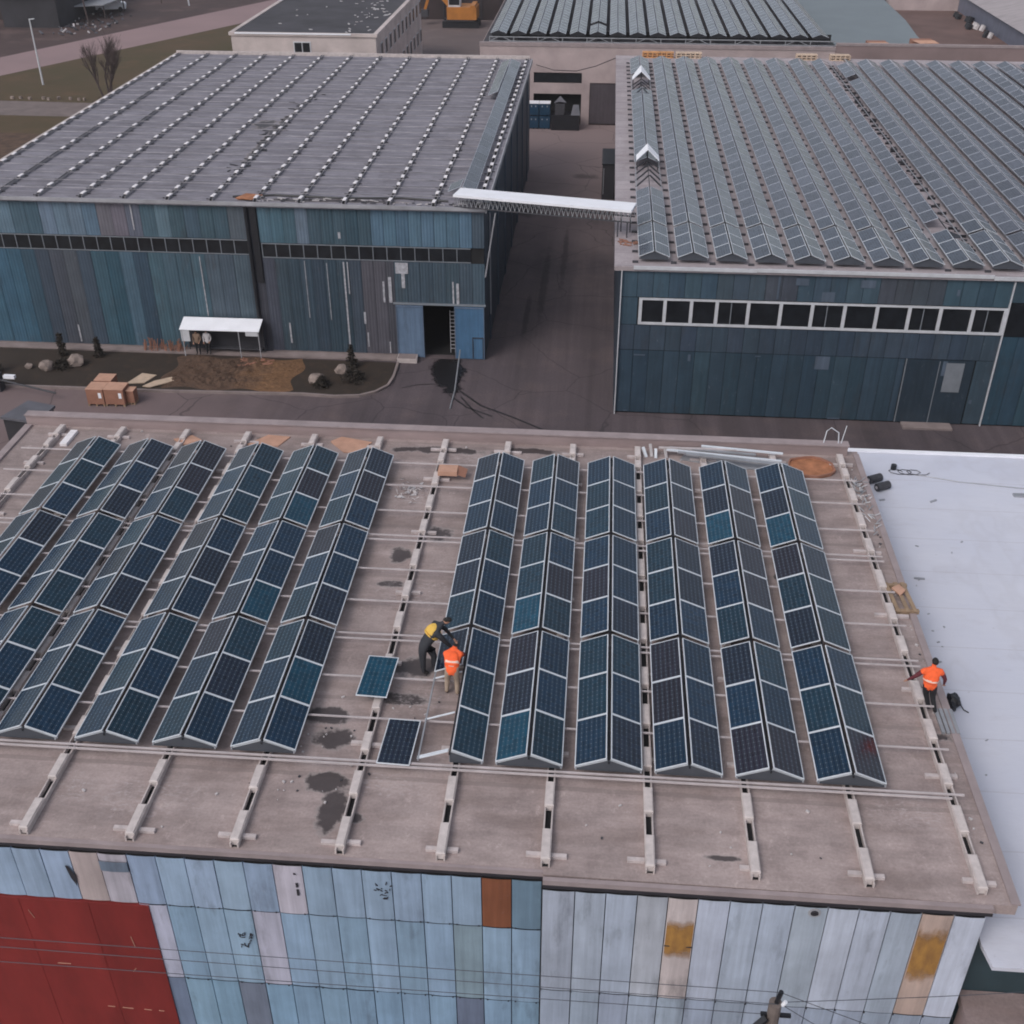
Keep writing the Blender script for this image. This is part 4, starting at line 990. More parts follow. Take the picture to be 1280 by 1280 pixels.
for i in range(15):
    x = random.uniform(11, 14.5) if i > 10 else random.uniform(10.95, 11.8); y = random.uniform(22, 35)
    c.bar((x, y, -1.485), (x + random.uniform(-.12, .12), y + random.uniform(-.08, .08), -1.48), random.uniform(.02, .07), .02)
tag(c.build('debris', 'galv'), 'small grey scraps scattered over the white roof beside the nearest hall', 'debris', kind='stuff')
# rolls of felt and a coil by the corner
for n_, (x, y, z) in enumerate([(11.1, 38.7, -1.34), (11.3, 38.15, -1.34)]):
    t = thing('felt_roll', ['farther dark grey roofing roll at the left edge of the white roof', 'nearer dark grey roofing roll at the left edge of the white roof'][n_], 'roll', (x, y, -1.498), 'roofing rolls')
    MB().tube([(x - .25, y - .15, z), (x + .25, y + .12, z)], .16, 12).build('roll', 'darkgrey', t, smooth=False)
    MB().tube([(x - .27, y - .16, z), (x - .255, y - .152, z)], .06, 8).build('core', 'film', t)

# ------------------------------------------------------------------ back building with raised panel deck
BB = thing('rear_building', 'long rendered building closing the alley, carrying a raised deck of panels', 'building', (14, 140, G))
bw = MB(); YB = 127.56
# wall with openings
def wallrects(b, xs, zs, solid, Y0, Y1):
    for i in range(len(xs) - 1):
        for j in range(len(zs) - 1):
            if solid(i, j): b.box(xs[i], xs[i + 1], Y0, Y1, zs[j], zs[j + 1])
b = MB(); b.box(-13.45, -7.68, YB, YB + .3, G, -2.0); b.box(-7.68, -2.5, YB, YB + .3, -4.62, -2.0); b.box(-7.68, -2.5, YB, YB + .3, -6.8, -5.7); b.box(-2.5, -1.62, YB, YB + .3, G, -2.0)
b.box(-1.62, 1.4, YB, YB + .3, -5.62, -2.0); b.box(1.4, 23.8, YB, YB + .3, G, -2.0)
b.build('wall', 'tan', BB)
MB().box(-13.5, 23.85, YB - .06, YB + .4, -1.998, -1.65).build('coping', 'slab_edge', BB)
MB().box(23.82, 60, YB, YB + .3, G, -1.5).build('wall', 'tan2', BB)
MB().box(23.86, 60, YB - .05, YB + .4, -1.498, -1.25).build('coping', 'slab_edge', BB)
MB().box(-13.45, 23.8, YB + 1.2, YB + 1.4, G, -2.2).build('inner_wall', 'void', BB)
MB().box(-13.3, 23.8, YB + .42, 165, -2.1, -1.95).build('roof', 'darkroof', BB)
MB().box(-13.45, -13.15, YB + .31, 165, G, -2.11).build('side_wall', 'tan', BB)
MB().box(-1.6, 1.38, YB + .1, YB + .2, -9.9, -5.65).build('gate', 'sheet', BB, color=px(72, 66, 72, 1.2))
MB().box(-7.66, -2.52, YB + .15, YB + .2, -5.68, -4.64).build('window', 'glass', BB)
t = thing('panel_deck', 'raised steel lattice deck under the panels of the rear building', 'steel frame', (6, 129.4, -1.94))
c = MB()
for z in (-1.42, -1.84): c.bar((-12.6, 129.4, z), (24.1, 129.4, z), .09)
x = -12.6
k_ = 0
while x < 24:
    c.bar((x, 129.4, -1.9), (x, 129.4, -1.4), .08)
    if k_ % 2 == 0: c.bar((x, 129.4, -1.85), (x + 1.0, 129.4, -1.42), .06); c.bar((x + 2.4, 129.4, -1.85), (x + 1.4, 129.4, -1.42), .06)
    x += 2.62; k_ += 1
c.build('lattice', 'galv', t)
c = MB()
for i in range(17):
    xc = -11.63 + 2.13 * i
    for yy in range(130, 160, 3):
        c.bar((xc, yy, -1.94), (xc, yy, -.86), .06)
c.build('post', 'darkgrey', t)
MB().box(-12.6, 24.1, 132.6, 132.65, -1.94, -1.3).build('back_sheet', 'void', t)
c = MB()
for i in range(17):
    xc = -11.63 + 2.13 * i
    c.quad([(xc - .83, 129.52, -1.25), (xc + .83, 129.52, -1.25), (xc + .83, 129.52, -1.12), (xc, 129.52, -.78), (xc - .83, 129.52, -1.12)])
c.build('end_sheet', 'black', t)
cable('hanging_cable', [(-7.4, 127.3, -3.8), (-5.5, 126.5, -4.15), (-3, 124, -3.7), (-1, 121, -2.6), (1.4, 117.8, -1.0)], .04, 'black', 'sagging black cable strung from the rear wall to the right warehouse')
# orange and cream pallets/boards on the far edge
for n_, (x0, x1, m_, lab) in enumerate([(3.5, 6.5, 'orangepl', 'stack of orange boards at the far left end of the right warehouse roof'), (6.7, 9.2, 'cream', 'pale timber pallet row beside the orange boards at the far roof edge'), (18.2, 20.2, 'cream', 'pale timber pallet standing alone at the far roof edge'), (21.4, 23.2, 'cream', 'small pale pallet at the far roof edge near the dark wall')]):
    t = thing('board_stack' if n_ == 0 else 'pallet', lab, 'pallet', ((x0 + x1) / 2, 116.9, ZR + .003))
    for z in (0, .22, .44):
        MB().box(x0, x1, 116.6, 117.3, ZR + .003 + z, ZR + .08 + z).build('deck', m_, t)
    c = MB(); x = x0
    while x < x1: c.box(x, x + .12, 116.62, 117.28, ZR + .085, ZR + .218); c.box(x, x + .12, 116.62, 117.28, ZR + .305, ZR + .438); x += .45
    c.build('block', m_, t)

# things at the end of the alley
for n_, (x0, x1, z0, z1) in enumerate([(-8.05, -6.98, G, -8.65), (-8.05, -6.98, -8.63, -7.3), (-6.9, -5.75, G, -8.65), (-6.9, -5.75, -8.63, -7.3)]):
    lab = ['blue crate on the ground, left of two stacks at the alley end', 'white topped blue crate on the left stack at the alley end', 'blue crate on the ground, right of two stacks at the alley end', 'white topped blue crate on the right stack at the alley end'][n_]
    t = thing('crate', lab, 'crate', ((x0 + x1) / 2, 125.9, z0), 'blue crates at the end of the alley')
    MB().box(x0, x1, 125.3, 126.5, z0 + .1, z1 - .06).build('body', 'blue', t)
    for a in (x0 + .05, (x0 + x1) / 2 - .07, x1 - .19): MB().box(a, a + .14, 125.35, 126.45, z0 + .001, z0 + .098).build('foot', 'black', t)
    MB().box(x0 - .02, x1 + .02, 125.28, 126.52, z1 - .058, z1).build('lid', 'white' if n_ % 2 else 'blue', t)
    c = MB()
    for a in (x0 + .25, x1 - .37): c.box(a, a + .12, 125.27, 125.298, z1 - .4, z1 - .25)
    c.build('label_plate', 'galv', t)
t = thing('machine', 'dark heap of machinery under grey sheeting beside the blue crates', 'machine', (-4.1, 126, G))
MB().box(-5.6, -2.6, 124.9, 126.8, G + .02, -8.4).build('body', 'black', t)
MB().box(-5.2, -4.2, 125.0, 126.0, -8.398, -7.3).build('hood', 'darkgrey', t)
c = MB(); c.quad([(-5.4, 125.4, -7.28), (-4.7, 124.9, -7.0), (-4.0, 125.5, -7.25), (-4.7, 126.2, -6.7)]); c.quad([(-3.5, 124.8, -8.39), (-2.5, 124.8, -8.39), (-2.7, 125.8, -7.5), (-3.3, 125.8, -7.5)])
c.build('cover', 'tarpgrey', t)
t = thing('container', 'tall dark steel cabinet against the right wall of the alley', 'cabinet', (.6, 103, G + .004))
MB().box(.1, 1.2, 101, 106, G + .01, -6.9).build('body', 'bluedark', t); MB().box(.04, 1.24, 100.95, 106.05, -6.898, -6.8).build('lid', 'black', t)
MB().box(.2, .26, 100.95, 100.999, -9.5, -7.2).build('handle', 'galv', t)

# ------------------------------------------------------------------ other buildings
PB = thing('office_block', 'two storey pale rendered block with a dark flat roof, behind the left warehouse', 'building', (-33, 147, G))
MB().box(-41.5, -25.3, 131, 164.2, G, -1.95).build('wall', 'beige', PB)
MB().box(-41.2, -25.6, 131.3, 164, -1.94, -1.72).build('roof', 'darkroof', PB)
for bb in ((-41.7, -25.1, 130.85, 131.29), (-41.7, -41.21, 131.3, 164.2), (-25.59, -25.1, 131.3, 164.2)):
    MB().box(bb[0], bb[1], bb[2], bb[3], -1.945, -1.62).build('parapet', 'beige', PB)
MB().box(-41.0, -28.0, 130.78, 130.84, -1.75, -1.6).build('flashing', 'white', PB)
def win(x0, x1, y, z0, z1):
    o = MB().box(x0, x1, y - .06, y - .005, z0, z1).build('window', 'wframe', PB)
    m_ = (x0 + x1) / 2
    MB().box(x0 + .12, m_ - .05, y - .08, y - .061, z0 + .12, z1 - .12).build('pane', 'glass', o)
    MB().box(m_ + .05, x1 - .12, y - .08, y - .061, z0 + .12, z1 - .12).build('pane', 'glass', o)
win(-34.55, -32.6, 131, -3.75, -2.5); win(-29.6, -28.3, 131, -8, -6.5); win(-38.5, -37, 131, -8, -6.5)
yy = 133.5
while yy < 163:
    for z0 in (-4.7, -8.2):
        o = MB().box(-25.298, -25.24, yy, yy + 1.3, z0, z0 + 1.7).build('window', 'wframe', PB)
        MB().box(-25.238, -25.22, yy + .12, yy + 1.18, z0 + .12, z0 + 1.58).build('pane', 'glass', o)
    yy += 2.9
random.seed(14); c = MB()
for i in range(60):
    x = random.uniform(-30, -26) if i < 45 else random.uniform(-40, -26); y = random.uniform(131.6, 160); c.bar((x, y, -1.69), (x + random.uniform(-.5, .5), y + random.uniform(-.6, .6), -1.66), random.uniform(.05, .3), .05)
tag(c.build('roof_litter', 'film'), 'pale scraps littering the dark flat roof of the office block', 'litter', kind='stuff')

GB = thing('green_roofed_hall', 'hall with a plain grey green roof right of the raised panel deck', 'building', (30, 147, G))
MB().prism([(24.3, 128.3), (33.8, 128.3), (34.2, 137), (35.05, 146.8), (35.6, 166), (24.3, 166)], -2.6, -2.0).build('roof', 'greenroof', GB)
MB().box(24.4, 33.7, 128.6, 165, G, -2.61).build('wall', 'tan2', GB)
RB = thing('flat_annex', 'low annex with a red brown flat roof behind the rear wall', 'building', (40, 142, G))
MB().prism([(33.9, 128.3), (46.5, 128.3), (46.5, 160.5), (35.7, 160.5), (35.15, 146.8)], -3.4, -3.0).build('roof', 'brownroof', RB)
MB().box(35.8, 46, 160.6, 162, -3.4, -1.6).build('parapet', 'tan', RB)
MB().box(35.8, 46, 129, 160, G, -3.41).build('wall', 'tan2', RB)
SB = thing('pale_roofed_shed', 'large shed with a pale streaked pitched roof at the top right corner', 'building', (60, 145, G))
MB().box(44.6, 80, 128.4, 185, G, -1.0).build('wall', 'sheetc', SB, color=px(86, 90, 104, 1.4))
c = MB(); c.quad([(44.3, 128.2, -1.0), (62, 128.2, 3.2), (62, 186, 3.2), (44.3, 186, -1.0)]); c.quad([(62, 128.2, 3.2), (80, 128.2, -1.0), (80, 186, -1.0), (62, 186, 3.2)])
c.quad([(44.3, 128.3, -1.05), (80, 128.3, -1.05), (62, 128.3, 3.15)])
c.build('roof', 'paleroof', SB)
random.seed(19)
for n_, (x, y, s_, lab) in enumerate([(29.6, 130.0, 1.0, 'flattened brown cardboard box on the grey green roof'), (34.6, 131.5, 1.1, 'open brown carton on the edge of the grey green roof')]):
    z = -1.998
    x -= 1.2
    t = thing('carton', lab, 'box', (x, y, z), 'cartons on the far roofs')
    MB().box(x - s_, x + s_, y - .6, y + .6, z, z + .55).build('body', 'card2', t)
    MB().quad([(x - s_, y - .65, z + .56), (x + s_, y - .65, z + .6), (x + s_ + .5, y - 1.3, z + .4), (x - s_ + .6, y - 1.3, z + .36)]).build('flap', 'card', t)
c = MB()
for i in range(14):
    x = random.uniform(42.3, 44.3); y = random.uniform(140, 156); c.tube([(x, y, -2.99), (x + .2, y, -2.4)], random.uniform(.2, .4), 7, random.choice([0, 1]))
tag(c.build('scrap_pile', ['black', 'film']), 'dark and white scrap heaped along the shed wall on the brown roof', 'scrap', kind='stuff')

# far left: dark sheds, yard, trees
DS = thing('dark_shed', 'large dark maroon shed in the top left corner', 'building', (-103, 195, G))
MB().box(-125, -92.6, 186.5, 205, G, -1.0).build('wall', 'darkwall', DS); MB().prism([(-125.5, 186), (-92.2, 186), (-92.2, 206), (-125.5, 206)], -.99, -.6).build('roof', 'bluedark', DS)
DS = thing('dark_shed', 'dark blue grey shed standing beside the maroon shed', 'building', (-87, 190, G))
MB().box(-92.4, -83.6, 180, 205, G, -5.6).build('wall', 'bluedark', DS); MB().prism([(-92.5, 179.5), (-83.2, 179.5), (-83.2, 206), (-92.5, 206)], -5.59, -5.3).build('roof', 'bluedark', DS)
MB().box(-87, -84.5, 183, 186, -5.29, -4.9).build('roof_hatch', 'white', DS)
# lamp post
t = thing('lamp_post', 'thin pale lamp post standing on the grass left of the warehouse', 'lamp post', (-69.6, 142, G))
MB().tube([(-69.6, 142, G), (-69.6, 142, -2.4)], .13, 8, r2=.08).build('pole', 'wframe', t)
MB().bar((-69.6, 142, -2.45), (-68.9, 141.8, -2.35), .18, .1).build('lamp_head', 'wframe', t)
# van
t = thing('van', 'white panel van parked by the dirt track at the top left', 'van', (-81.8, 196, G))
Vc = Matrix.Translation((-81.8, 196, G)) @ Matrix.Rotation(R(20), 4, 'Z')
def vb(parent, nm, m_, pts2, x_half, **kw):
    b = MB(); n = len(pts2); L_ = [Vc @ Vector((p[0], -x_half, p[1])) for p in pts2]; R_ = [Vc @ Vector((p[0], x_half, p[1])) for p in pts2]
    b.quad(L_); b.quad(R_[::-1])
    for i in range(n): b.quad([L_[i], L_[(i + 1) % n], R_[(i + 1) % n], R_[i]])
    return b.build(nm, m_, parent)
vb(t, 'body', 'white', [(-2.6, .35), (2.5, .35), (2.6, .9), (2.45, 1.15), (1.75, 1.3), (1.1, 2.2), (.8, 2.35), (-2.55, 2.35)], 1.0)
vb(t, 'windscreen', 'glass', [(1.77, 1.32), (1.80, 1.30), (1.18, 2.17), (1.14, 2.17)], .88)
for sx in (-1.6, 1.6):
    for sy in (-1.02, 1.02):
        a = Vc @ Vector((sx, sy - .1, .35)); b_ = Vc @ Vector((sx, sy + .1, .35)); MB().tube([a, b_], .35, 14).build('wheel', 'black', t)
# excavator
t = thing('excavator', 'orange tracked excavator parked in the dirt yard', 'excavator', (-22.3, 186, G))
for y in (184.6, 187.0): MB().prism([(-25.2, y), (-19.6, y), (-19.6, y + .8), (-25.2, y + .8)], G, G + .95).build('track', 'black', t)
MB().box(-24.6, -20.2, 184.3, 188.2, G + 1.0, G + 1.25).build('undercarriage', 'darkgrey', t)
MB().box(-24.4, -19.9, 184.2, 188.2, G + 1.26, G + 3.0).build('body', 'orange', t)
MB().box(-20.8, -20.1, 184.15, 188.25, G + 3.001, G + 3.3).build('counterweight', 'orange', t)
cb = MB().box(-24.2, -22.4, 184.6, 186.4, G + 3.01, G + 4.8).build('cab', 'wframe', t); MB().box(-24.1, -22.5, 184.55, 184.59, G + 3.3, G + 4.6).build('window', 'glass', cb)
MB().bar((-24.3, 187.2, G + 2.8), (-27.0, 187.4, G + 5.6), .5, .6).bar((-27.0, 187.4, G + 5.6), (-28.2, 187.4, G + 2.2), .35, .4).build('boom', 'orange', t)
MB().box(-28.8, -27.7, 186.8, 188.0, G + 1.2, G + 2.2).build('bucket', 'darkgrey', t)
t = thing('dark_fence', 'tall dark boundary fence behind the orange excavator', 'fence', (-22, 192, G))
MB().box(-32, 0, 192, 192.2, G, G + 4.6).build('boards', 'darkwall', t)
c = MB()
for x in range(-32, 1, 3): c.box(x, x + .2, 191.85, 191.99, G, G + 4.8)
c.build('post', 'bluedark', t)

def tree(loc, h, seed, label, spread=.5, dens=3, trunks=1, name='bare_tree', group='bare trees beyond the warehouses'):
    rnd = random.Random(seed); t = thing(name, label, 'tree', loc, group)
    tr = MB(); cw = MB(); base = Vector(loc)
    def grow(p, d, L, r, lev):
        q = p + d * L; mid = p.lerp(q, .5) + Vector((rnd.uniform(-1, 1), rnd.uniform(-1, 1), 0)) * L * .05
        (tr if lev == 0 else cw).tube([p, mid, q], r, 5 if lev < 2 else 3, r2=r * .6, cap=False)
        if lev >= 4: return
        for k_ in range(rnd.randint(dens - 1, dens + 1)):
            a = rnd.uniform(0, 6.283); s_ = spread * rnd.uniform(.5, 1.3)
            nd = (d + Vector((math.cos(a) * s_, math.sin(a) * s_, rnd.uniform(0, .35)))).normalized()
            st = p.lerp(q, rnd.uniform(.45, 1))
            grow(st, nd, L * rnd.uniform(.55, .8), r * .52, lev + 1)
    for k_ in range(trunks):
        a = rnd.uniform(0, 6.28); d0 = Vector((math.cos(a) * .25, math.sin(a) * .25, 1)).normalized() if trunks > 1 else Vector((0, 0, 1))
        grow(base + Vector((math.cos(a), math.sin(a), 0)) * .2 * (trunks > 1), d0, h * .36, h * .016, 0)
    tr.build('trunk', 'bark', t); cw.build('crown', 'bark', t)
    return t
tree((-57.6, 132.5, G), 8.5, 1, 'bare multi stemmed tree standing close to the left warehouse', .35, 4, 4)
tree((-51.0, 126.5, G), 4.5, 2, 'low bare shrub right behind the left warehouse edge', .6, 4, 3)
tree((-53.8, 122.0, G), 4.0, 12, 'low twiggy shrub at the foot of the multi stemmed tree', .6, 4, 3)
tree((-46.0, 137, G), 3.5, 5, 'reddish bare bush above the warehouse roof edge', .6, 4, 3)
k_ = 0
for (x, y, h) in [(-90, 208, 9), (-79, 212, 10), (-71.5, 214, 9), (-64, 222, 11), (-76, 204, 6), (-50, 235, 10), (-30, 200, 8), (-14, 197, 9)]:
    labs = ['bare tree behind the dark blue grey shed', 'tall bare tree behind the white van', 'bare tree right of the white van, beyond the track', 'tallest bare tree at the top edge beyond the road', 'small bare tree beside the white van', 'bare tree beyond the road near the office block', 'bare tree left of the orange excavator', 'bare tree right of the orange excavator']
    tree((x, y, G), h, 40 + k_, labs[k_], .5, 3, 1); k_ += 1
random.seed(77)
c = MB()
for i in range(90):                                    # junk in the yard beside the track
    x = random.uniform(-84, -76); y = random.uniform(174, 192) if i % 2 else random.uniform(178, 186); s_ = random.uniform(.15, .7)
    c.bar((x, y, G + .1), (x + random.uniform(-s_, s_), y + random.uniform(-s_, s_), G + random.uniform(.1, .5)), s_ * .5, .15, random.choice([0, 1, 1, 2]))
tag(c.build('yard_junk', ['film', 'tarpgrey', 'darkgrey']), 'pale junk strewn over the yard between shed and van', 'junk', kind='stuff')
t = thing('scrap_canopy', 'grey tin roofed lean-to in the junk yard left of the van', 'shelter', (-82, 190, G))
MB().prism([(-84.5, 186), (-79.5, 188), (-79, 196), (-84, 195)], -8.0, -7.85).build('roof', 'galv', t)
for (x, y) in ((-84.2, 186.4), (-79.8, 188.3), (-79.4, 195.5), (-83.8, 194.7)): MB().box(x, x + .15, y, y + .15, G, -8.001).build('post', 'bark', t)
for n_, (x, y) in enumerate([(-79.8, 182), (-70.5, 202)]):
    t = thing('utility_pole', ['dark leaning pole standing in the junk yard', 'pale pole standing beyond the far road'][n_], 'pole', (x, y, G))
    MB().tube([(x, y, G), (x - .5, y, -3.5)], .14, 7, r2=.09).build('pole', 'bark' if n_ == 0 else 'wframe', t); MB().bar((x - 1.1, y, -3.7), (x + .3, y, -3.7), .08).build('cross_arm', 'bark', t)
t = MB(); random.seed(55)
for i in range(900):
    x = random.uniform(-95, -20); y = 214 + random.uniform(0, 60) + abs(x + 60) * .1; h = random.uniform(2, 6)
    t.tube([(x, y, G), (x + random.uniform(-.6, .6), y, G + h)], .09, 3, r2=.02, cap=False)
    for q in range(3): t.tube([(x, y, G + h * .4), (x + random.uniform(-1.5, 1.5), y + random.uniform(-1, 1), G + h * random.uniform(.6, 1))], .05, 3, r2=.02, cap=False)
tag(t.build('far_thicket', 'bark'), 'dark thicket of bare trees along the top edge beyond the road', 'thicket', kind='stuff')
# row of white stones by the footpath
random.seed(61); c = MB()
for n_ in range(9):
    x = -70 + n_ * 1.15 + random.uniform(-.45, .45); y = 134.3 + random.uniform(-.35, .35)
    o = MB(); P = blobpoly(x, y, random.uniform(.14, .26), random.uniform(.12, .22), 7, .3, n_); o.prism(P, G + .004, G + .3)
    tag(o.build('kerb_stone', 'stone'), 'pale stone in the row lining the far footpath', 'stone', 'stones lining the far footpath')

# ------------------------------------------------------------------ verge: rocks, bushes, canopy, crates
def rock(x, y, s_, lab, seed):
    bm = bmesh.new(); bmesh.ops.create_icosphere(bm, subdivisions=2, radius=s_); rnd = random.Random(seed)
    for v in bm.verts: v.co *= rnd.uniform(.75, 1.15); v.co.z *= .75; v.co += Vector((x, y, G + .1 + s_ * .45))
    me = bpy.data.meshes.new('rock'); bm.to_mesh(me); bm.free(); me.materials.append(MT['stone'])
    o = bpy.data.objects.new('rock', me); COL.objects.link(o); tag(o, lab, 'rock', 'garden rocks on the verge')
rock(-33.0, 63.7, .55, 'larger pale rock left of the cardboard crates on the verge', 1); rock(-34.6, 62.9, .48, 'dull rounded rock left of the larger pale rock', 2)
rock(-35.8, 63.0, .25, 'smallest rock at the left end of the rock group', 3); rock(-17.1, 62.4, .5, 'pale rock on the verge right of the dug soil', 4); rock(-15.8, 63.9, .45, 'brownish rock close to the corner of the verge', 6)
def bush(x, y, h, lab, seed, r=.6):
    rnd = random.Random(seed); t = thing('shrub', lab, 'shrub', (x, y, G + .1), 'dark shrubs on the verge'); b = MB(); st = MB()
    for i in range(260):
        a = rnd.uniform(0, 6.28); z = rnd.random(); rr = r * (1 - z * .75) * rnd.uniform(.4, 1)
        p = Vector((x + math.cos(a) * rr, y + math.sin(a) * rr, G + .15 + z * h)); d = Vector((rnd.uniform(-1, 1), rnd.uniform(-1, 1), rnd.uniform(-.3, 1))).normalized() * .13; e_ = d.cross(Vector((rnd.random(), rnd.random(), rnd.random()))).normalized() * .06
        b.quad([p - d - e_, p - d + e_, p + d])
    for i in range(5): st.tube([(x, y, G + .1), (x + rnd.uniform(-.2, .2), y + rnd.uniform(-.2, .2), G + h * .8)], .02, 4)
    b.build('foliage', MT['shrub'], t); st.build('stem', 'bark', t)
MT['shrub'] = mat('dark_shrub_leaves', (.035, .028, .022, 1), .8, var=.4, vs=4)
bush(-34.4, 65.0, 1.5, 'narrow dark shrub at the left in front of the teal wall', 1, .35); bush(-32.0, 65.0, 1.3, 'narrow dark shrub right of the larger pale rock', 2, .35)
bush(-15.3, 64.7, 1.5, 'narrow dark shrub near the right end of the verge', 3, .4); bush(-14.9, 62.9, .7, 'low spreading shrub at the right end of the verge', 4, 1.0); bush(-33.7, 63.3, .5, 'low brown shrub between the two rocks', 5, .9); bush(-16.6, 61.9, .6, 'low shrub beside the kerb near the pale rock', 7, .6)
bush(-37.6, 62.2, 1.3, 'dark shrub at the left picture edge of the verge', 8, .5)

t = thing('canopy', 'white roofed smoking shelter on thin posts against the teal warehouse wall', 'shelter', (-24, 66, G))
c = MB(); tp = [(-26.55, 65.45, -8.0), (-21.35, 65.45, -8.0), (-21.35, 66.6, -7.62), (-26.55, 66.6, -7.62)]; bt = [(p[0], p[1], p[2] - .05) for p in tp]
c.quad(tp); c.quad(bt[::-1])
for a_ in range(4): c.quad([bt[a_], bt[(a_ + 1) % 4], tp[(a_ + 1) % 4], tp[a_]])
c.build('roof', 'white', t)
for x in (-26.45, -22.75, -21.45): MB().box(x, x + .05, 65.5, 65.55, G + .1, -8.06).build('post', 'fascia', t)
for x in (-26.45, -21.45): MB().box(x, x + .06, 66.45, 66.49, G + .15, -7.75).build('post', 'darkgrey', t)
MB().box(-26.5, -25.95, 65.51, 65.54, -8.85, -8.08).build('side_board', 'wframe', t)
MB().box(-22.25, -21.45, 65.48, 65.50, -8.35, -8.08).build('sign_board', 'wframe', t)
MB().box(-25.9, -21.5, 66.1, 66.4, -9.6, -9.52).build('bench', 'darkgrey', t)
MB().box(-26.4, -21.45, 66.5, 66.53, -9.7, -7.8).build('back_sheet', 'bluedark', t)
c = MB(); random.seed(91)
for i in range(60):
    x = random.uniform(-29.6, -26.7); y = random.uniform(66.0, 66.5); c.bar((x, y, G + .15), (x + random.uniform(-.2, .2), y, G + .15 + random.uniform(.2, .8)), .04)
for i in range(30):
    x = random.uniform(-22.6, -21.0); y = random.uniform(64.2, 65.2); c.bar((x, y, G + .15), (x + random.uniform(-.8, .8), y + random.uniform(-.2, .2), G + .2 + random.uniform(0, .2)), .08)
tag(c.build('scrap_wood', 'card2'), 'dark scrap sticks piled along the warehouse wall beside the canopy', 'scrap', kind='stuff')
t = MB(); t.prism([(-28.78, 61.2), (-28.3, 62.7), (-27.3, 62.5), (-27.7, 61.4)], G + .105, G + .16); tag(t.build('board', 'cream'), 'left of two flattened pale boards on the verge beside the cartons', 'board')
t = MB(); t.prism([(-27.6, 60.8), (-27.1, 61.6), (-26.2, 62.2), (-25.9, 61.7), (-27.1, 60.7)], G + .165, G + .22); tag(t.build('board', 'cream'), 'right of two flattened pale boards on the verge beside the cartons', 'board')

# cardboard crates on a pallet
for n_, (x0, x1, y0, y1, z0, z1, lab) in enumerate([(-30.05, -29.02, 58.35, 59.35, G + .004, -8.9, 'front left cardboard crate of the group by the kerb'), (-28.98, -27.8, 58.4, 59.4, G + .004, -8.9, 'front right cardboard crate of the group by the kerb'), (-29.95, -28.9, 59.45, 60.4, G + .004, -8.85, 'rear cardboard crate of the group by the kerb'), (-27.76, -27.3, 58.7, 59.3, G + .004, -9.1, 'narrow cardboard carton at the right side of the crates by the kerb')]):
    t = thing('cardboard_crate', lab, 'crate', ((x0 + x1) / 2, (y0 + y1) / 2, z0), 'cardboard crates by the kerb')
    MB().box(x0, x1, y0, y1, z0 + .14, z1).build('box', 'card2', t); MB().box(x0 - .01, x1 + .01, y0 - .01, y1 + .01, z1 + .001, z1 + .03).build('lid', 'card', t)
    c = MB(); 
    for a in (x0, (x0 + x1) / 2 - .05, x1 - .1): c.box(a, a + .1, y0, y1, z0, z0 + .138)
    c.build('pallet', 'wood', t)
    if n_ in (0, 1): MB().box(x1 - .3, x1 - .12, y0 - .012, y0 - .001, z1 - .55, z1 - .2).build('shipping_label', 'white', t)
t = thing('barrier_arm', 'dark lowered barrier pole on its post at the left edge of the yard', 'barrier', (-36.3, 59.9, G))
MB().tube([(-36.3, 59.9, -9.2), (-32.2, 58.9, -9.5)], .06, 6).build('arm', 'darkgrey', t); MB().box(-36.8, -36.1, 59.7, 60.3, G + .004, -8.9).build('post', 'darkgrey', t); MB().box(-35.9, -35.2, 59.95, 60.2, -9.2, -9.0).build('counterweight', 'white', t)
t = thing('skip', 'dark blue grey lidded skip beside the far left corner of the nearest roof', 'skip', (-30.9, 54.4, G))
c = MB(); c.quad([(-32.9, 53.6, -8.3), (-30.6, 53.2, -8.3), (-30.4, 55.2, -8.3), (-32.2, 55.7, -8.3)])
MB().prism([(-32.8, 53.7), (-30.7, 53.3), (-30.5, 55.1), (-32.2, 55.6)], G + .1, -8.5).build('body', 'bluedark', t)
MB().prism([(-32.9, 53.6), (-30.6, 53.2), (-30.4, 55.2), (-32.2, 55.7)], -8.499, -8.35).build('lid', 'tarpgrey', t)
for (x, y) in ((-32.4, 53.8), (-30.9, 53.5), (-30.8, 54.9)): MB().tube([(x, y, G + .11), (x, y + .12, G + .11)], .1, 8).build('wheel', 'black', t)
t = MB().tube([(-8.55, 66.3, -9.2), (-8.5, 64.5, -9.6), (-8.4, 62, G + .05), (-8.4, 59.6, G + .05)], .045, 6); tag(t.build('hose', 'galv'), 'long pale pipe leaning from the gateway over the black oil stain', 'pipe')
t = thing('loading_block', 'small pale concrete block in front of the left gate leaf', 'block', (-12.1, 66.2, G))
MB().prism([(-12.6, 65.75), (-11.3, 65.75), (-11.35, 66.55), (-12.6, 66.55)], G + .005, G + .3).build('block', 'beam', t); MB().box(-12.55, -11.4, 65.8, 66.5, G + .301, G + .33).build('top_plate', 'kerb', t)
t = thing('ladder', 'pale ladder standing inside the dark open gateway', 'ladder', (-9.15, 67.3, G))
c = MB(); c.bar((-9.3, 67.4, -9.9), (-9.3, 67.5, -7.0), .04); c.bar((-9.0, 67.4, -9.9), (-9.0, 67.5, -7.0), .04); c.build('stile', 'fascia', t)
c = MB()
for i in range(11): c.bar((-9.28, 67.4 + .008 * i, -9.6 + .25 * i), (-9.02, 67.4 + .008 * i, -9.6 + .25 * i), .04)
c.build('rung', 'fascia', t)

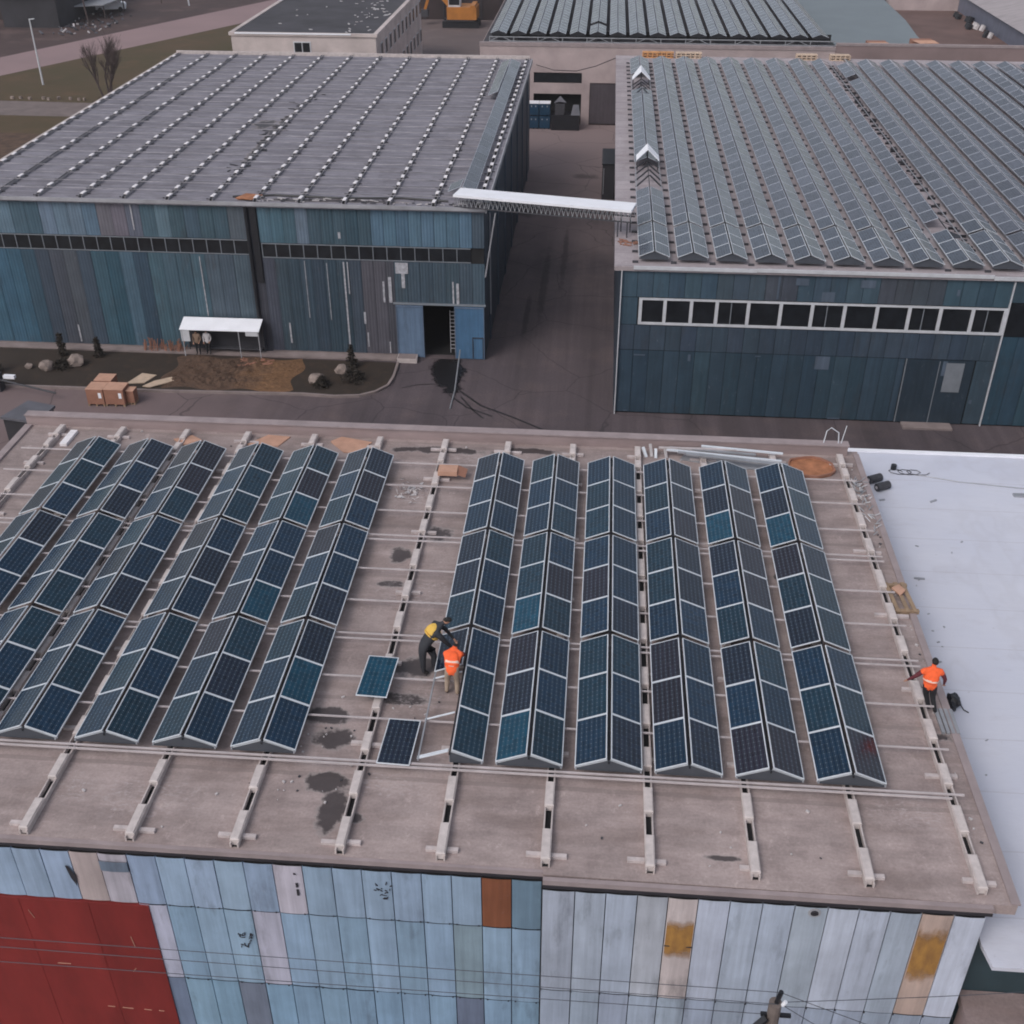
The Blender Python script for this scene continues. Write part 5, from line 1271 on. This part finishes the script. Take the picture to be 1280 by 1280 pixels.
# ------------------------------------------------------------------ things lying on the nearest roof
def flat(name, pts, z, m_, lab, cat, th=.02):
    b = MB(); rnd = random.Random(len(lab)); n = len(pts)
    top = [(x, y, z + th + rnd.uniform(0, .05)) for x, y in pts]; bot = [(x, y, z) for x, y in pts]
    b.quad(top); b.quad(bot[::-1])
    for i in range(n): b.quad([bot[i], bot[(i + 1) % n], top[(i + 1) % n], top[i]])
    return tag(b.build(name, m_), lab, cat)
flat('cardboard_sheet', [(-13.1, 37.0), (-12.5, 37.85), (-11.6, 37.75), (-11.9, 37.0)], .004, 'card', 'torn cardboard sheet by the far parapet, behind the fourth panel ridge', 'cardboard')
flat('cardboard_sheet', [(-9.95, 37.5), (-9.6, 37.9), (-8.35, 37.6), (-8.75, 36.7), (-9.3, 36.75)], .004, 'card', 'large flat cardboard sheet by the far parapet, right end of the left block', 'cardboard')
flat('cardboard_sheet', [(-16.0, 37.1), (-15.4, 37.5), (-14.9, 37.1), (-15.5, 36.7)], .06, 'card', 'small cardboard sheet peeping out behind the third panel ridge', 'cardboard')
t = thing('carton', 'open brown carton lying on the bare beam between the panel blocks', 'box', (-5.1, 35.2, .24))
MB().box(-5.45, -4.75, 34.95, 35.45, .242, .42).build('body', 'card', t); MB().quad([(-4.74, 34.95, .3), (-4.74, 35.45, .42), (-4.4, 35.4, .3), (-4.45, 34.95, .2)]).build('flap', 'card2', t)
random.seed(6)
b = MB()
for i in range(70):
    x = -6.35 + random.gauss(0, .28); y = 34.1 + random.gauss(0, .42); s_ = random.uniform(.05, .22)
    b.quad([(x + random.uniform(-s_, s_), y + random.uniform(-s_, s_), .01 + random.uniform(0, .14)) for _ in range(3)])
tag(b.build('plastic_film', 'film'), 'crumpled white plastic film left of the bare beam', 'plastic film')
t = thing('rusty_tray', 'orange rusty metal tray at the far right corner of the nearest roof', 'tray', (8.2, 36.9, 0))
MB().prism(blobpoly(8.2, 36.9, .85, .72, 18, .06, 3), .004, .06).build('tray', 'rust', t); c = MB(); P = blobpoly(8.2, 36.9, .85, .72, 18, .06, 3)
for a, b_ in zip(P, P[1:] + P[:1]): c.bar((a[0], a[1], .10), (b_[0], b_[1], .10), .05, .09)
c.build('rim', 'card2', t)
for n_, (xa, ya, xb, yb) in enumerate([(2.9, 37.45, 7.1, 36.9), (3.0, 37.6, 6.2, 37.3), (3.3, 37.25, 7.3, 36.6), (2.6, 37.5, 5.6, 37.55), (3.6, 37.05, 7.0, 36.5), (4.2, 37.7, 7.2, 37.35)]):
    t = MB().bar((xa, ya, .28 + .015 * n_), (xb, yb, .28 + .015 * n_), .09, .06).build('aluminium_profile', ['alu', 'galv', 'galv', 'rail', 'galv', 'alu'][n_])
    tag(t, 'long metal profile in the loose bundle along the far parapet', 'profile', 'metal profiles bundled by the parapet')
for n_, (x, y, z) in enumerate([(2.15, 37.3, .3), (2.35, 37.35, .42), (2.5, 37.25, .28), (2.9, 37.3, .34)]):
    t = MB().bar((x, y, .004), (x + random.uniform(-.15, .1), y + .25, z), .1, .07).build('bracket', 'film' if n_ % 2 else 'alu'); tag(t, 'short metal bracket in the heap left of the long profiles', 'bracket', 'brackets heaped by the far parapet')
flat('tarpaulin', [(3.4, 37.2), (3.7, 37.85), (7.2, 37.5), (7.4, 36.7), (5.5, 36.65)], .004, 'galv', 'grey sheet spread under the long metal profiles', 'sheet', .01)
t = thing('pallet', 'broken timber pallet straddling the right roof edge beside the white roof', 'pallet', (9.85, 28.9, .003))
c = MB(); T = Matrix.Translation((9.78, 28.95, .05)) @ Matrix.Rotation(R(4), 4, 'Z')
for k_, x in enumerate((-.3, .0, .22)): c.box(x, x + .12, -.75, .75, .09, .12, 0, T)
c.build('board', 'wood', t); c = MB()
for y in (-.7, .62): c.box(-.38, .42, y, y + .12, -.04, .085, 0, T)
c.build('bearer', 'wood', t)
flat('pink_cloth', [(9.6, 29.3), (9.85, 29.5), (10.0, 29.2), (9.8, 28.95)], .18, 'card', 'pinkish rag lying on the broken pallet', 'rag', .04)
for n_ in range(2):
    x = -20.95 + .45 * n_ + (0 if n_ == 0 else .05); 
t = MB().box(-20.25, -19.98, 36.4, 37.5, .004, .12); tag(t.build('spare_cap', 'capwhite'), 'loose white beam cap lying beside the leftmost roof beam', 'beam cap')
t = thing('antenna_bracket', 'thin metal hoop bracket standing on the far parapet at its right end', 'bracket', (9.1, 38.15, .451))
MB().tube([(8.8, 38.15, .451), (8.85, 38.15, .95), (9.0, 38.15, 1.1), (9.3, 38.15, .9), (9.35, 38.15, .451)], .02, 5).build('hoop', 'alu', t); MB().tube([(9.45, 38.15, .451), (9.55, 38.15, 1.2)], .015, 5).build('rod', 'alu', t)
for n_ in range(4):
    x = 9.72 + .13 * n_ - .02
    t = MB().box(x, x + .09, 23.05, 24.0, .004, .07).build('metal_channel', 'galv'); tag(t, ['leftmost', 'second', 'third', 'rightmost'][n_] + ' of four dark metal channels lying at the feet of the right worker', 'channel', 'four metal channels by the right worker')
random.seed(41); c = MB()
for i in range(50):
    x = 9.75 + random.uniform(-.15, .2); y = random.uniform(32.5, 36.5); c.tube([(x, y, .02), (x + random.uniform(-.25, .25), y + random.uniform(-.2, .2), .06 + random.random() * .12)], .018, 4)
tag(c.build('cable_tangle', 'galv'), 'tangle of grey cable and wire beside the rightmost roof beam', 'cable', kind='stuff')
random.seed(42); c = MB()
for i in range(95):
    x, y = random.choice([(-6.9 + random.gauss(0, .6), 19.8 + random.gauss(0, .7)), (-5.0 + random.gauss(0, .6), 23.5 + random.gauss(0, .5)), (-6.6 + random.gauss(0, .5), 21.7 + random.gauss(0, .3)), (random.uniform(-21, 9), random.uniform(36.2, 37.8)), (random.uniform(-14, 9), random.uniform(18, 20)), (random.uniform(9.6, 9.9), random.uniform(18, 37))])
    s_ = random.uniform(.015, .05); c.bar((x, y, .02), (x + random.uniform(-s_, s_) * 2, y + s_, .03), s_, s_, random.choice([0, 0, 1]))
tag(c.build('roof_debris', ['film', 'darkgrey']), 'small pale and dark crumbs scattered over the nearest roof', 'debris', kind='stuff')
# power line in front
t = thing('utility_pole', 'weathered pole top with insulators in front of the pale blue wall', 'pole', (4.15, 14, G))
MB().tube([(4.15, 14, G), (4.15, 14, 1.0)], .17, 12, r2=.13).build('pole', 'wood_pole', t)
MB().tube([(4.17, 14, 1.001), (4.22, 14, 1.35)], .05, 8).build('insulator', 'black', t); MB().tube([(4.28, 13.95, 1.0), (4.33, 13.95, 1.12)], .04, 8).build('insulator', 'white', t)
MB().bar((4.0, 13.9, .62), (3.7, 13.75, .38), .12, .1).build('bracket', 'black', t); MB().bar((3.9, 14.0, .6), (4.5, 14.0, .6), .07).build('cross_arm', 'black', t)
W = [((-40, 14, 1.7), (4.2, 14, 1.33), 'uppermost power cable crossing in front of the pale blue wall'), ((-40, 14.05, 1.45), (4.2, 13.95, 1.02), 'middle power cable crossing in front of the pale blue wall'), ((-40, 14, .75), (4.0, 14, .60), 'lowest power cable crossing in front of the pale blue wall'),
     ((4.2, 14, 1.33), (12, 14.2, -2.2), 'right hand power cable dropping from the pole, outer one'), ((4.3, 13.95, 1.1), (14, 17.0, -1.45), 'right hand power cable running from the pole to the white hall'), ((4.2, 14, 1.0), (11, 13, -2.8), 'right hand power cable dropping from the pole, inner one')]
for a, b_, lab in W:
    a = Vector(a); b_ = Vector(b_); P = [a.lerp(b_, i / 24) - Vector((0, 0, 1)) * math.sin(math.pi * i / 24) * .12 for i in range(25)]
    tag(MB().tube(P, .008, 5).build('power_cable', 'wire'), lab, 'cable', 'power cables in front of the nearest hall')

# ------------------------------------------------------------------ people
def flatm(n, c, r=.8): return mat(n, c, r, var=.12, vs=8)
MP = {'skin': flatm('skin', (.42, .22, .15, 1), .6), 'blackcloth': flatm('black_cloth', (.014, .014, .018, 1)), 'darkcloth': flatm('charcoal_jacket', (.028, .030, .038, 1)), 'beigecloth': flatm('beige_trousers', (.36, .28, .22, 1)),
      'orangevest': flatm('orange_hi_vis', (.90, .13, .035, 1)), 'yellowvest': flatm('yellow_hi_vis', (.72, .45, .09, 1)), 'stripe': flatm('reflective_stripe', (.85, .6, .5, 1)), 'maroon': flatm('dark_red_sleeve', (.12, .02, .03, 1)),
      'tanjacket': flatm('tan_jacket', (.22, .15, .11, 1)), 'whitejacket': flatm('white_jacket', (.5, .48, .5, 1)), 'boot': flatm('work_boot', (.02, .017, .017, 1)), 'hair': flatm('dark_hair', (.012, .010, .010, 1))}
def skin_obj(name, V, E, rad, sub=2, root=0):
    me = bpy.data.meshes.new(name); me.from_pydata([tuple(v) for v in V], E, []); o = bpy.data.objects.new(name, me); COL.objects.link(o)
    o.modifiers.new('s', 'SKIN'); 
    me.skin_vertices[0].data
    for i, r_ in enumerate(rad):
        sv = me.skin_vertices[0].data[i]; sv.radius = (r_[0], r_[1]) if isinstance(r_, tuple) else (r_, r_); sv.use_root = (i == root)
    o.modifiers['s'].use_smooth_shade = True
    m = o.modifiers.new('u', 'SUBSURF'); m.levels = sub; m.render_levels = sub
    dg = bpy.context.evaluated_depsgraph_get(); ev = o.evaluated_get(dg); nm = bpy.data.meshes.new_from_object(ev)
    bpy.data.objects.remove(o); o = bpy.data.objects.new(name, nm); COL.objects.link(o)
    return o
def segd(p, a, b):
    ab = b - a; t = max(0, min(1, (p - a).dot(ab) / max(ab.length_squared, 1e-9))); return (p - (a + ab * t)).length
def person(label, J, mats, vest=None, bulk=1.0, vlow=.08, face_dir=(0, 1, 0), cap='hair', group=None):
    """J: world joints: pelvis chest neck head, hipL kneeL ankL toeL ..., shL elL haL ..."""
    base = Vector((J['pelvis'][0], J['pelvis'][1], min(J['ankL'][2], J['ankR'][2]) - .08))
    t = thing('person', label, 'person', tuple(base), group)
    V = []; E = []; rad = []; idx = {}; segs_ = []
    def add(n, r_): idx[n] = len(V); V.append(Vector(J[n])); rad.append(r_)
    def link(a, b, m): E.append((idx[a], idx[b])); segs_.append((a, b, m))
    J['waist'] = tuple(Vector(J['pelvis']).lerp(Vector(J['chest']), .45))
    hd = Vector(J['head']); nk = Vector(J['neck']); up = (hd - nk).normalized(); fd = Vector(face_dir).normalized()
    J['crown'] = tuple(hd + up * .09); J['nose'] = tuple(hd + fd * .105 - up * .01)
    add('pelvis', (.16 * bulk, .15 * bulk)); add('waist', (.15 * bulk, .11 * bulk)); add('chest', (.175 * bulk, .125 * bulk)); add('neck', .06); add('head', (.08, .095)); add('crown', .05)
    link('pelvis', 'waist', 'top'); link('waist', 'chest', 'top'); link('chest', 'neck', 'top'); link('neck', 'head', 'skin'); link('head', 'crown', 'skin')
    add('nose', .018); link('head', 'nose', 'skin')
    for s_ in 'LR':
        add('hip' + s_, .1 * bulk); add('knee' + s_, .066 * bulk); add('ank' + s_, .045 * bulk); add('toe' + s_, .04)
        link('pelvis', 'hip' + s_, 'legs'); link('hip' + s_, 'knee' + s_, 'legs'); link('knee' + s_, 'ank' + s_, 'legs'); link('ank' + s_, 'toe' + s_, 'boot')
        add('sh' + s_, .07 * bulk); add('el' + s_, .048 * bulk); add('wr' + s_, .030); link('chest', 'sh' + s_, 'top'); link('sh' + s_, 'el' + s_, 'sleeve'); link('el' + s_, 'wr' + s_, 'sleeve')
        w_ = Vector(J['wr' + s_]); d = (w_ - Vector(J['el' + s_])).normalized(); side = d.cross(Vector((0, 0, 1)));
        side = side.normalized() if side.length > .1 else Vector((1, 0, 0)); J['palm' + s_] = tuple(w_ + d * .07); add('palm' + s_, (.036, .018)); link('wr' + s_, 'palm' + s_, 'hand')
        dn = side.cross(d)
        for k_, (o_, ln) in enumerate([(-.03, .065), (-.01, .078), (.01, .072), (.03, .058), (.05, .04)]):
            n1 = 'f%d%s' % (k_, s_); n2 = 'g%d%s' % (k_, s_)
            J[n1] = tuple(Vector(J['palm' + s_]) + side * o_ + d * ln * (.5 if k_ < 4 else .1)); J[n2] = tuple(Vector(J[n1]) + d * ln * .5 + dn * .02)
            add(n1, .0095); add(n2, .008); link('palm' + s_, n1, 'hand'); link(n1, n2, 'hand')
    o = skin_obj('body', V, E, rad)
    names = ['top', 'legs', 'sleeve', 'skin', 'hand', 'boot']
    for n in names: o.data.materials.append(MP[mats.get(n, {'skin': 'skin', 'hand': 'skin', 'boot': 'boot'}.get(n, 'blackcloth'))])
    for p in o.data.polygons:
        c = p.center; best = min(segs_, key=lambda s: segd(c, Vector(J[s[0]]), Vector(J[s[1]])) - (.05 if s[2] == 'top' else 0)); p.material_index = names.index(best[2])
    for v in o.data.vertices: v.co -= base
    o.parent = t
    def child(nm, V_, E_, r_, m_):
        c = skin_obj(nm, V_, E_, r_); c.data.materials.append(MP[m_]); c.data.materials.append(MP['stripe'])
        for v in c.data.vertices: v.co -= base
        c.parent = t; return c
    # hair or cap over the skull
    bm = bmesh.new(); bmesh.ops.create_icosphere(bm, subdivisions=3, radius=1)
    rt = up.cross(fd).normalized()
    for v in bm.verts:
        q = v.co.copy(); q.z = max(q.z, -.55 if q.y < 0 else .05)
        v.co = (hd + up * .03 - fd * .012 - base) + rt * q.x * .088 + fd * q.y * .108 + up * q.z * .105
    me = bpy.data.meshes.new('hair'); bm.to_mesh(me); bm.free(); me.materials.append(MP['hair'])
    me.polygons.foreach_set('use_smooth', [True] * len(me.polygons))
    ho = bpy.data.objects.new('hair' if cap == 'hair' else 'cap', me); COL.objects.link(ho); ho.parent = t
    for s_ in (-1, 1):
        sd = fd.cross(up).normalized(); e_ = hd + fd * .088 + sd * .034 * s_ + up * .012
        bm = bmesh.new(); bmesh.ops.create_icosphere(bm, subdivisions=1, radius=.011); me = bpy.data.meshes.new('eye'); bm.to_mesh(me); bm.free(); me.materials.append(MP['hair'])
        eo = bpy.data.objects.new('eye', me); COL.objects.link(eo); eo.parent = t; eo.location = e_ - base
    if vest:
        ch = Vector(J['chest']); pv = Vector(J['pelvis']); q = ch + (nk - ch) * .55; ax = (ch - pv)
        c = child('vest', [pv + ax * vlow, pv + ax * max(.5, vlow + .15), ch, q, Vector(J['shL']).lerp(ch, .35), Vector(J['shR']).lerp(ch, .35)], [(0, 1), (1, 2), (2, 3), (2, 4), (2, 5)], [(.185 * bulk, .15 * bulk), (.185 * bulk, .145 * bulk), (.2 * bulk, .15 * bulk), .09, .09 * bulk, .09 * bulk], vest)
        for p in c.data.polygons:
            f = ((p.center + base) - pv).dot(ax) / ax.length_squared
            if .05 < f < .2 or .42 < f < .56: p.material_index = 1
    return t
# right worker, walking away along the roof edge
x, y = 9.40, 23.95
person('worker in orange vest and black trousers walking beside the white roof', dict(pelvis=(x, y, .93), chest=(x + .03, y + .06, 1.3), neck=(x + .04, y + .1, 1.48), head=(x + .05, y + .13, 1.61),
    hipL=(x - .07, y, .88), kneeL=(x + .02, y + .1, .5), ankL=(x + .16, y + .03, .085), toeL=(x + .15, y + .18, .045), hipR=(x + .13, y, .88), kneeR=(x + .18, y + .02, .47), ankR=(x + .30, y - .12, .085), toeR=(x + .31, y + .04, .045),
    shL=(x - .2, y + .05, 1.38), elL=(x - .4, y + .08, 1.13), wrL=(x - .52, y + .2, .9), shR=(x + .24, y + .05, 1.38), elR=(x + .4, y + .05, 1.1), wrR=(x + .44, y + .15, .86)),
    {'top': 'orangevest', 'legs': 'blackcloth', 'sleeve': 'maroon', 'hand': 'skin'}, 'orangevest', 1.2, .08, (0, 1, -.15))
# orange worker bending over the panel
x, y = -3.52, 23.62
person('bending worker in orange vest and beige trousers fitting a panel', dict(pelvis=(x, y - .02, .90), chest=(x + .02, y + .26, 1.2), neck=(x + .04, y + .42, 1.3), head=(x + .06, y + .54, 1.3),
    hipL=(x - .1, y - .02, .86), kneeL=(x - .14, y + .08, .47), ankL=(x - .16, y - .02, .085), toeL=(x - .2, y + .12, .045), hipR=(x + .1, y - .02, .86), kneeR=(x + .13, y + .06, .47), ankR=(x + .14, y - .08, .085), toeR=(x + .15, y + .08, .045),
    shL=(x - .19, y + .26, 1.22), elL=(x - .24, y + .52, 1.0), wrL=(x - .14, y + .72, .8), shR=(x + .22, y + .26, 1.22), elR=(x + .3, y + .5, 1.02), wrR=(x + .22, y + .72, .86)),
    {'top': 'orangevest', 'legs': 'beigecloth', 'sleeve': 'maroon'}, 'orangevest', 1.25, .08, (.05, .9, -.5))
# dark-clothed worker leaning right with the yellow vest
x, y = -4.42, 24.5
person('stooping worker in dark clothes and yellow vest beside the raised panel edge', dict(pelvis=(x, y + .02, .95), chest=(x + .30, y + .22, 1.36), neck=(x + .50, y + .30, 1.52), head=(x + .64, y + .33, 1.62),
    hipL=(x - .02, y - .1, .9), kneeL=(x - .03, y - .1, .5), ankL=(x - .02, y - .12, .085), toeL=(x + .12, y - .1, .045), hipR=(x + .05, y + .12, .9), kneeR=(x + .26, y + .14, .5), ankR=(x + .24, y + .1, .085), toeR=(x + .38, y + .12, .045),
    shL=(x + .28, y + .42, 1.42), elL=(x + .55, y + .5, 1.2), wrL=(x + .8, y + .4, .92), shR=(x + .40, y + .02, 1.38), elR=(x + .64, y - .04, 1.14), wrR=(x + .85, y - .02, .88)),
    {'top': 'darkcloth', 'legs': 'darkcloth', 'sleeve': 'blackcloth'}, 'yellowvest', 1.5, .55, (.9, .1, -.45), cap='cap')
# the two people under the canopy
for n_, (x, y, c, lab) in enumerate([(-25.6, 65.75, 'tanjacket', 'person in a tan jacket standing under the left end of the white canopy'), (-24.95, 65.85, 'whitejacket', 'person in a white jacket standing under the canopy beside the tan jacket')]):
    z = G + .14
    person(lab, dict(pelvis=(x, y, z + .92), chest=(x, y, z + 1.28), neck=(x, y, z + 1.46), head=(x, y - .02, z + 1.58), hipL=(x - .1, y, z + .88), kneeL=(x - .1, y - .03, z + .48), ankL=(x - .1, y, z + .085), toeL=(x - .12, y - .14, z + .045),
        hipR=(x + .1, y, z + .88), kneeR=(x + .1, y - .03, z + .48), ankR=(x + .1, y, z + .085), toeR=(x + .12, y - .14, z + .045), shL=(x - .2, y, z + 1.38), elL=(x - .26, y, z + 1.1), wrL=(x - .2, y - .15, z + .9), shR=(x + .2, y, z + 1.38), elR=(x + .26, y, z + 1.1), wrR=(x + .2, y - .15, z + .95)),
        {'top': c, 'legs': 'blackcloth', 'sleeve': c}, None, 1.05, .08, (0, -1, 0))
t = thing('tool_bag', 'black tool bag standing on the white roof right of the orange worker', 'bag', (10.97, 25.9, -1.498))
bm = bmesh.new(); bmesh.ops.create_icosphere(bm, subdivisions=3, radius=.24)
random.seed(52)
for v in bm.verts: v.co *= 1 + .16 * math.sin(v.co.x * 21 + v.co.z * 15) * math.cos(v.co.y * 17) + random.uniform(-.04, .04); v.co.x *= .75 + .9 * v.co.z; v.co.y *= 1.2; v.co.z = max(v.co.z, -.17) + .172
me = bpy.data.meshes.new('bag_body'); bm.to_mesh(me); bm.free(); me.materials.append(MT['black']); o = bpy.data.objects.new('bag_body', me); COL.objects.link(o); o.parent = t
MB().tube([(11.12, 25.8, -1.3), (11.25, 25.7, -1.45), (11.38, 25.62, -1.48)], .018, 6).build('strap', 'black', t)

# ------------------------------------------------------------------ camera
cd = bpy.data.cameras.new('camera'); cam = bpy.data.objects.new('camera', cd); COL.objects.link(cam); S.camera = cam
cd.sensor_width = 36; cd.sensor_fit = 'HORIZONTAL'; cd.lens = 1414.25 / 1280 * 36; cd.clip_end = 3000; cd.clip_start = .5
yaw, pit, rol = -0.0784, 0.5711, -0.0002
f = Vector((math.sin(yaw) * math.cos(pit), math.cos(yaw) * math.cos(pit), -math.sin(pit))); r_ = Vector((math.cos(yaw), -math.sin(yaw), 0)); u = r_.cross(f)
cam.matrix_world = Matrix((r_, u, -f)).transposed().to_4x4(); cam.location = (0, 0, 21.3323)
S.render.resolution_x = 1024; S.render.resolution_y = 1024; S.render.engine = 'CYCLES'; S.cycles.filter_width = 1.9; S.cycles.volume_max_steps = 64; S.cycles.volume_bounces = 0

hz = MB().box(-500, 500, -120, 420, -11.2, 30).build('haze', 'black')
m, nt, b = nodes('thin_haze'); nt.nodes.remove(b); out = [n for n in nt.nodes if n.type == 'OUTPUT_MATERIAL'][0]
pv = nt.nodes.new('ShaderNodeVolumePrincipled'); pv.inputs['Color'].default_value = (.90, .88, .92, 1); pv.inputs['Density'].default_value = .00022
nt.links.new(pv.outputs[0], out.inputs['Volume']); hz.data.materials.clear(); hz.data.materials.append(m)
tag(hz, 'thin evening haze over the yards', 'haze', kind='stuff')

# ------------------------------------------------------------------ light: dull overcast evening
EL, AZ = R(46), R(218)        # azimuth from +Y clockwise: the veiled sun stands to the left, a little behind the camera
w = bpy.data.worlds.new('World'); S.world = w; w.use_nodes = True; nt = w.node_tree
sky = nt.nodes.new('ShaderNodeTexSky'); sky.sky_type = 'NISHITA'; sky.sun_disc = False; sky.sun_elevation = EL; sky.sun_rotation = AZ
sky.air_density = 1.0; sky.dust_density = 3.0; sky.ozone_density = 1.0
hs = nt.nodes.new('ShaderNodeHueSaturation'); hs.inputs['Saturation'].default_value = .45
nt.links.new(sky.outputs[0], hs.inputs['Color'])
bg = nt.nodes['Background']; nt.links.new(hs.outputs[0], bg.inputs[0]); bg.inputs[1].default_value = .15
sd = bpy.data.lights.new('sun', 'SUN'); sd.energy = .75; sd.angle = R(25); sd.color = (1, .93, .88)
so = bpy.data.objects.new('sun', sd); COL.objects.link(so)
dirv = Vector((math.sin(AZ) * math.cos(EL), math.cos(AZ) * math.cos(EL), math.sin(EL)))
so.rotation_euler = dirv.to_track_quat('Z', 'Y').to_euler(); so.location = (0, 0, 60)
S.view_settings.view_transform = 'Standard'; S.view_settings.look = 'None'; S.view_settings.exposure = 0.0; S.view_settings.gamma = 1
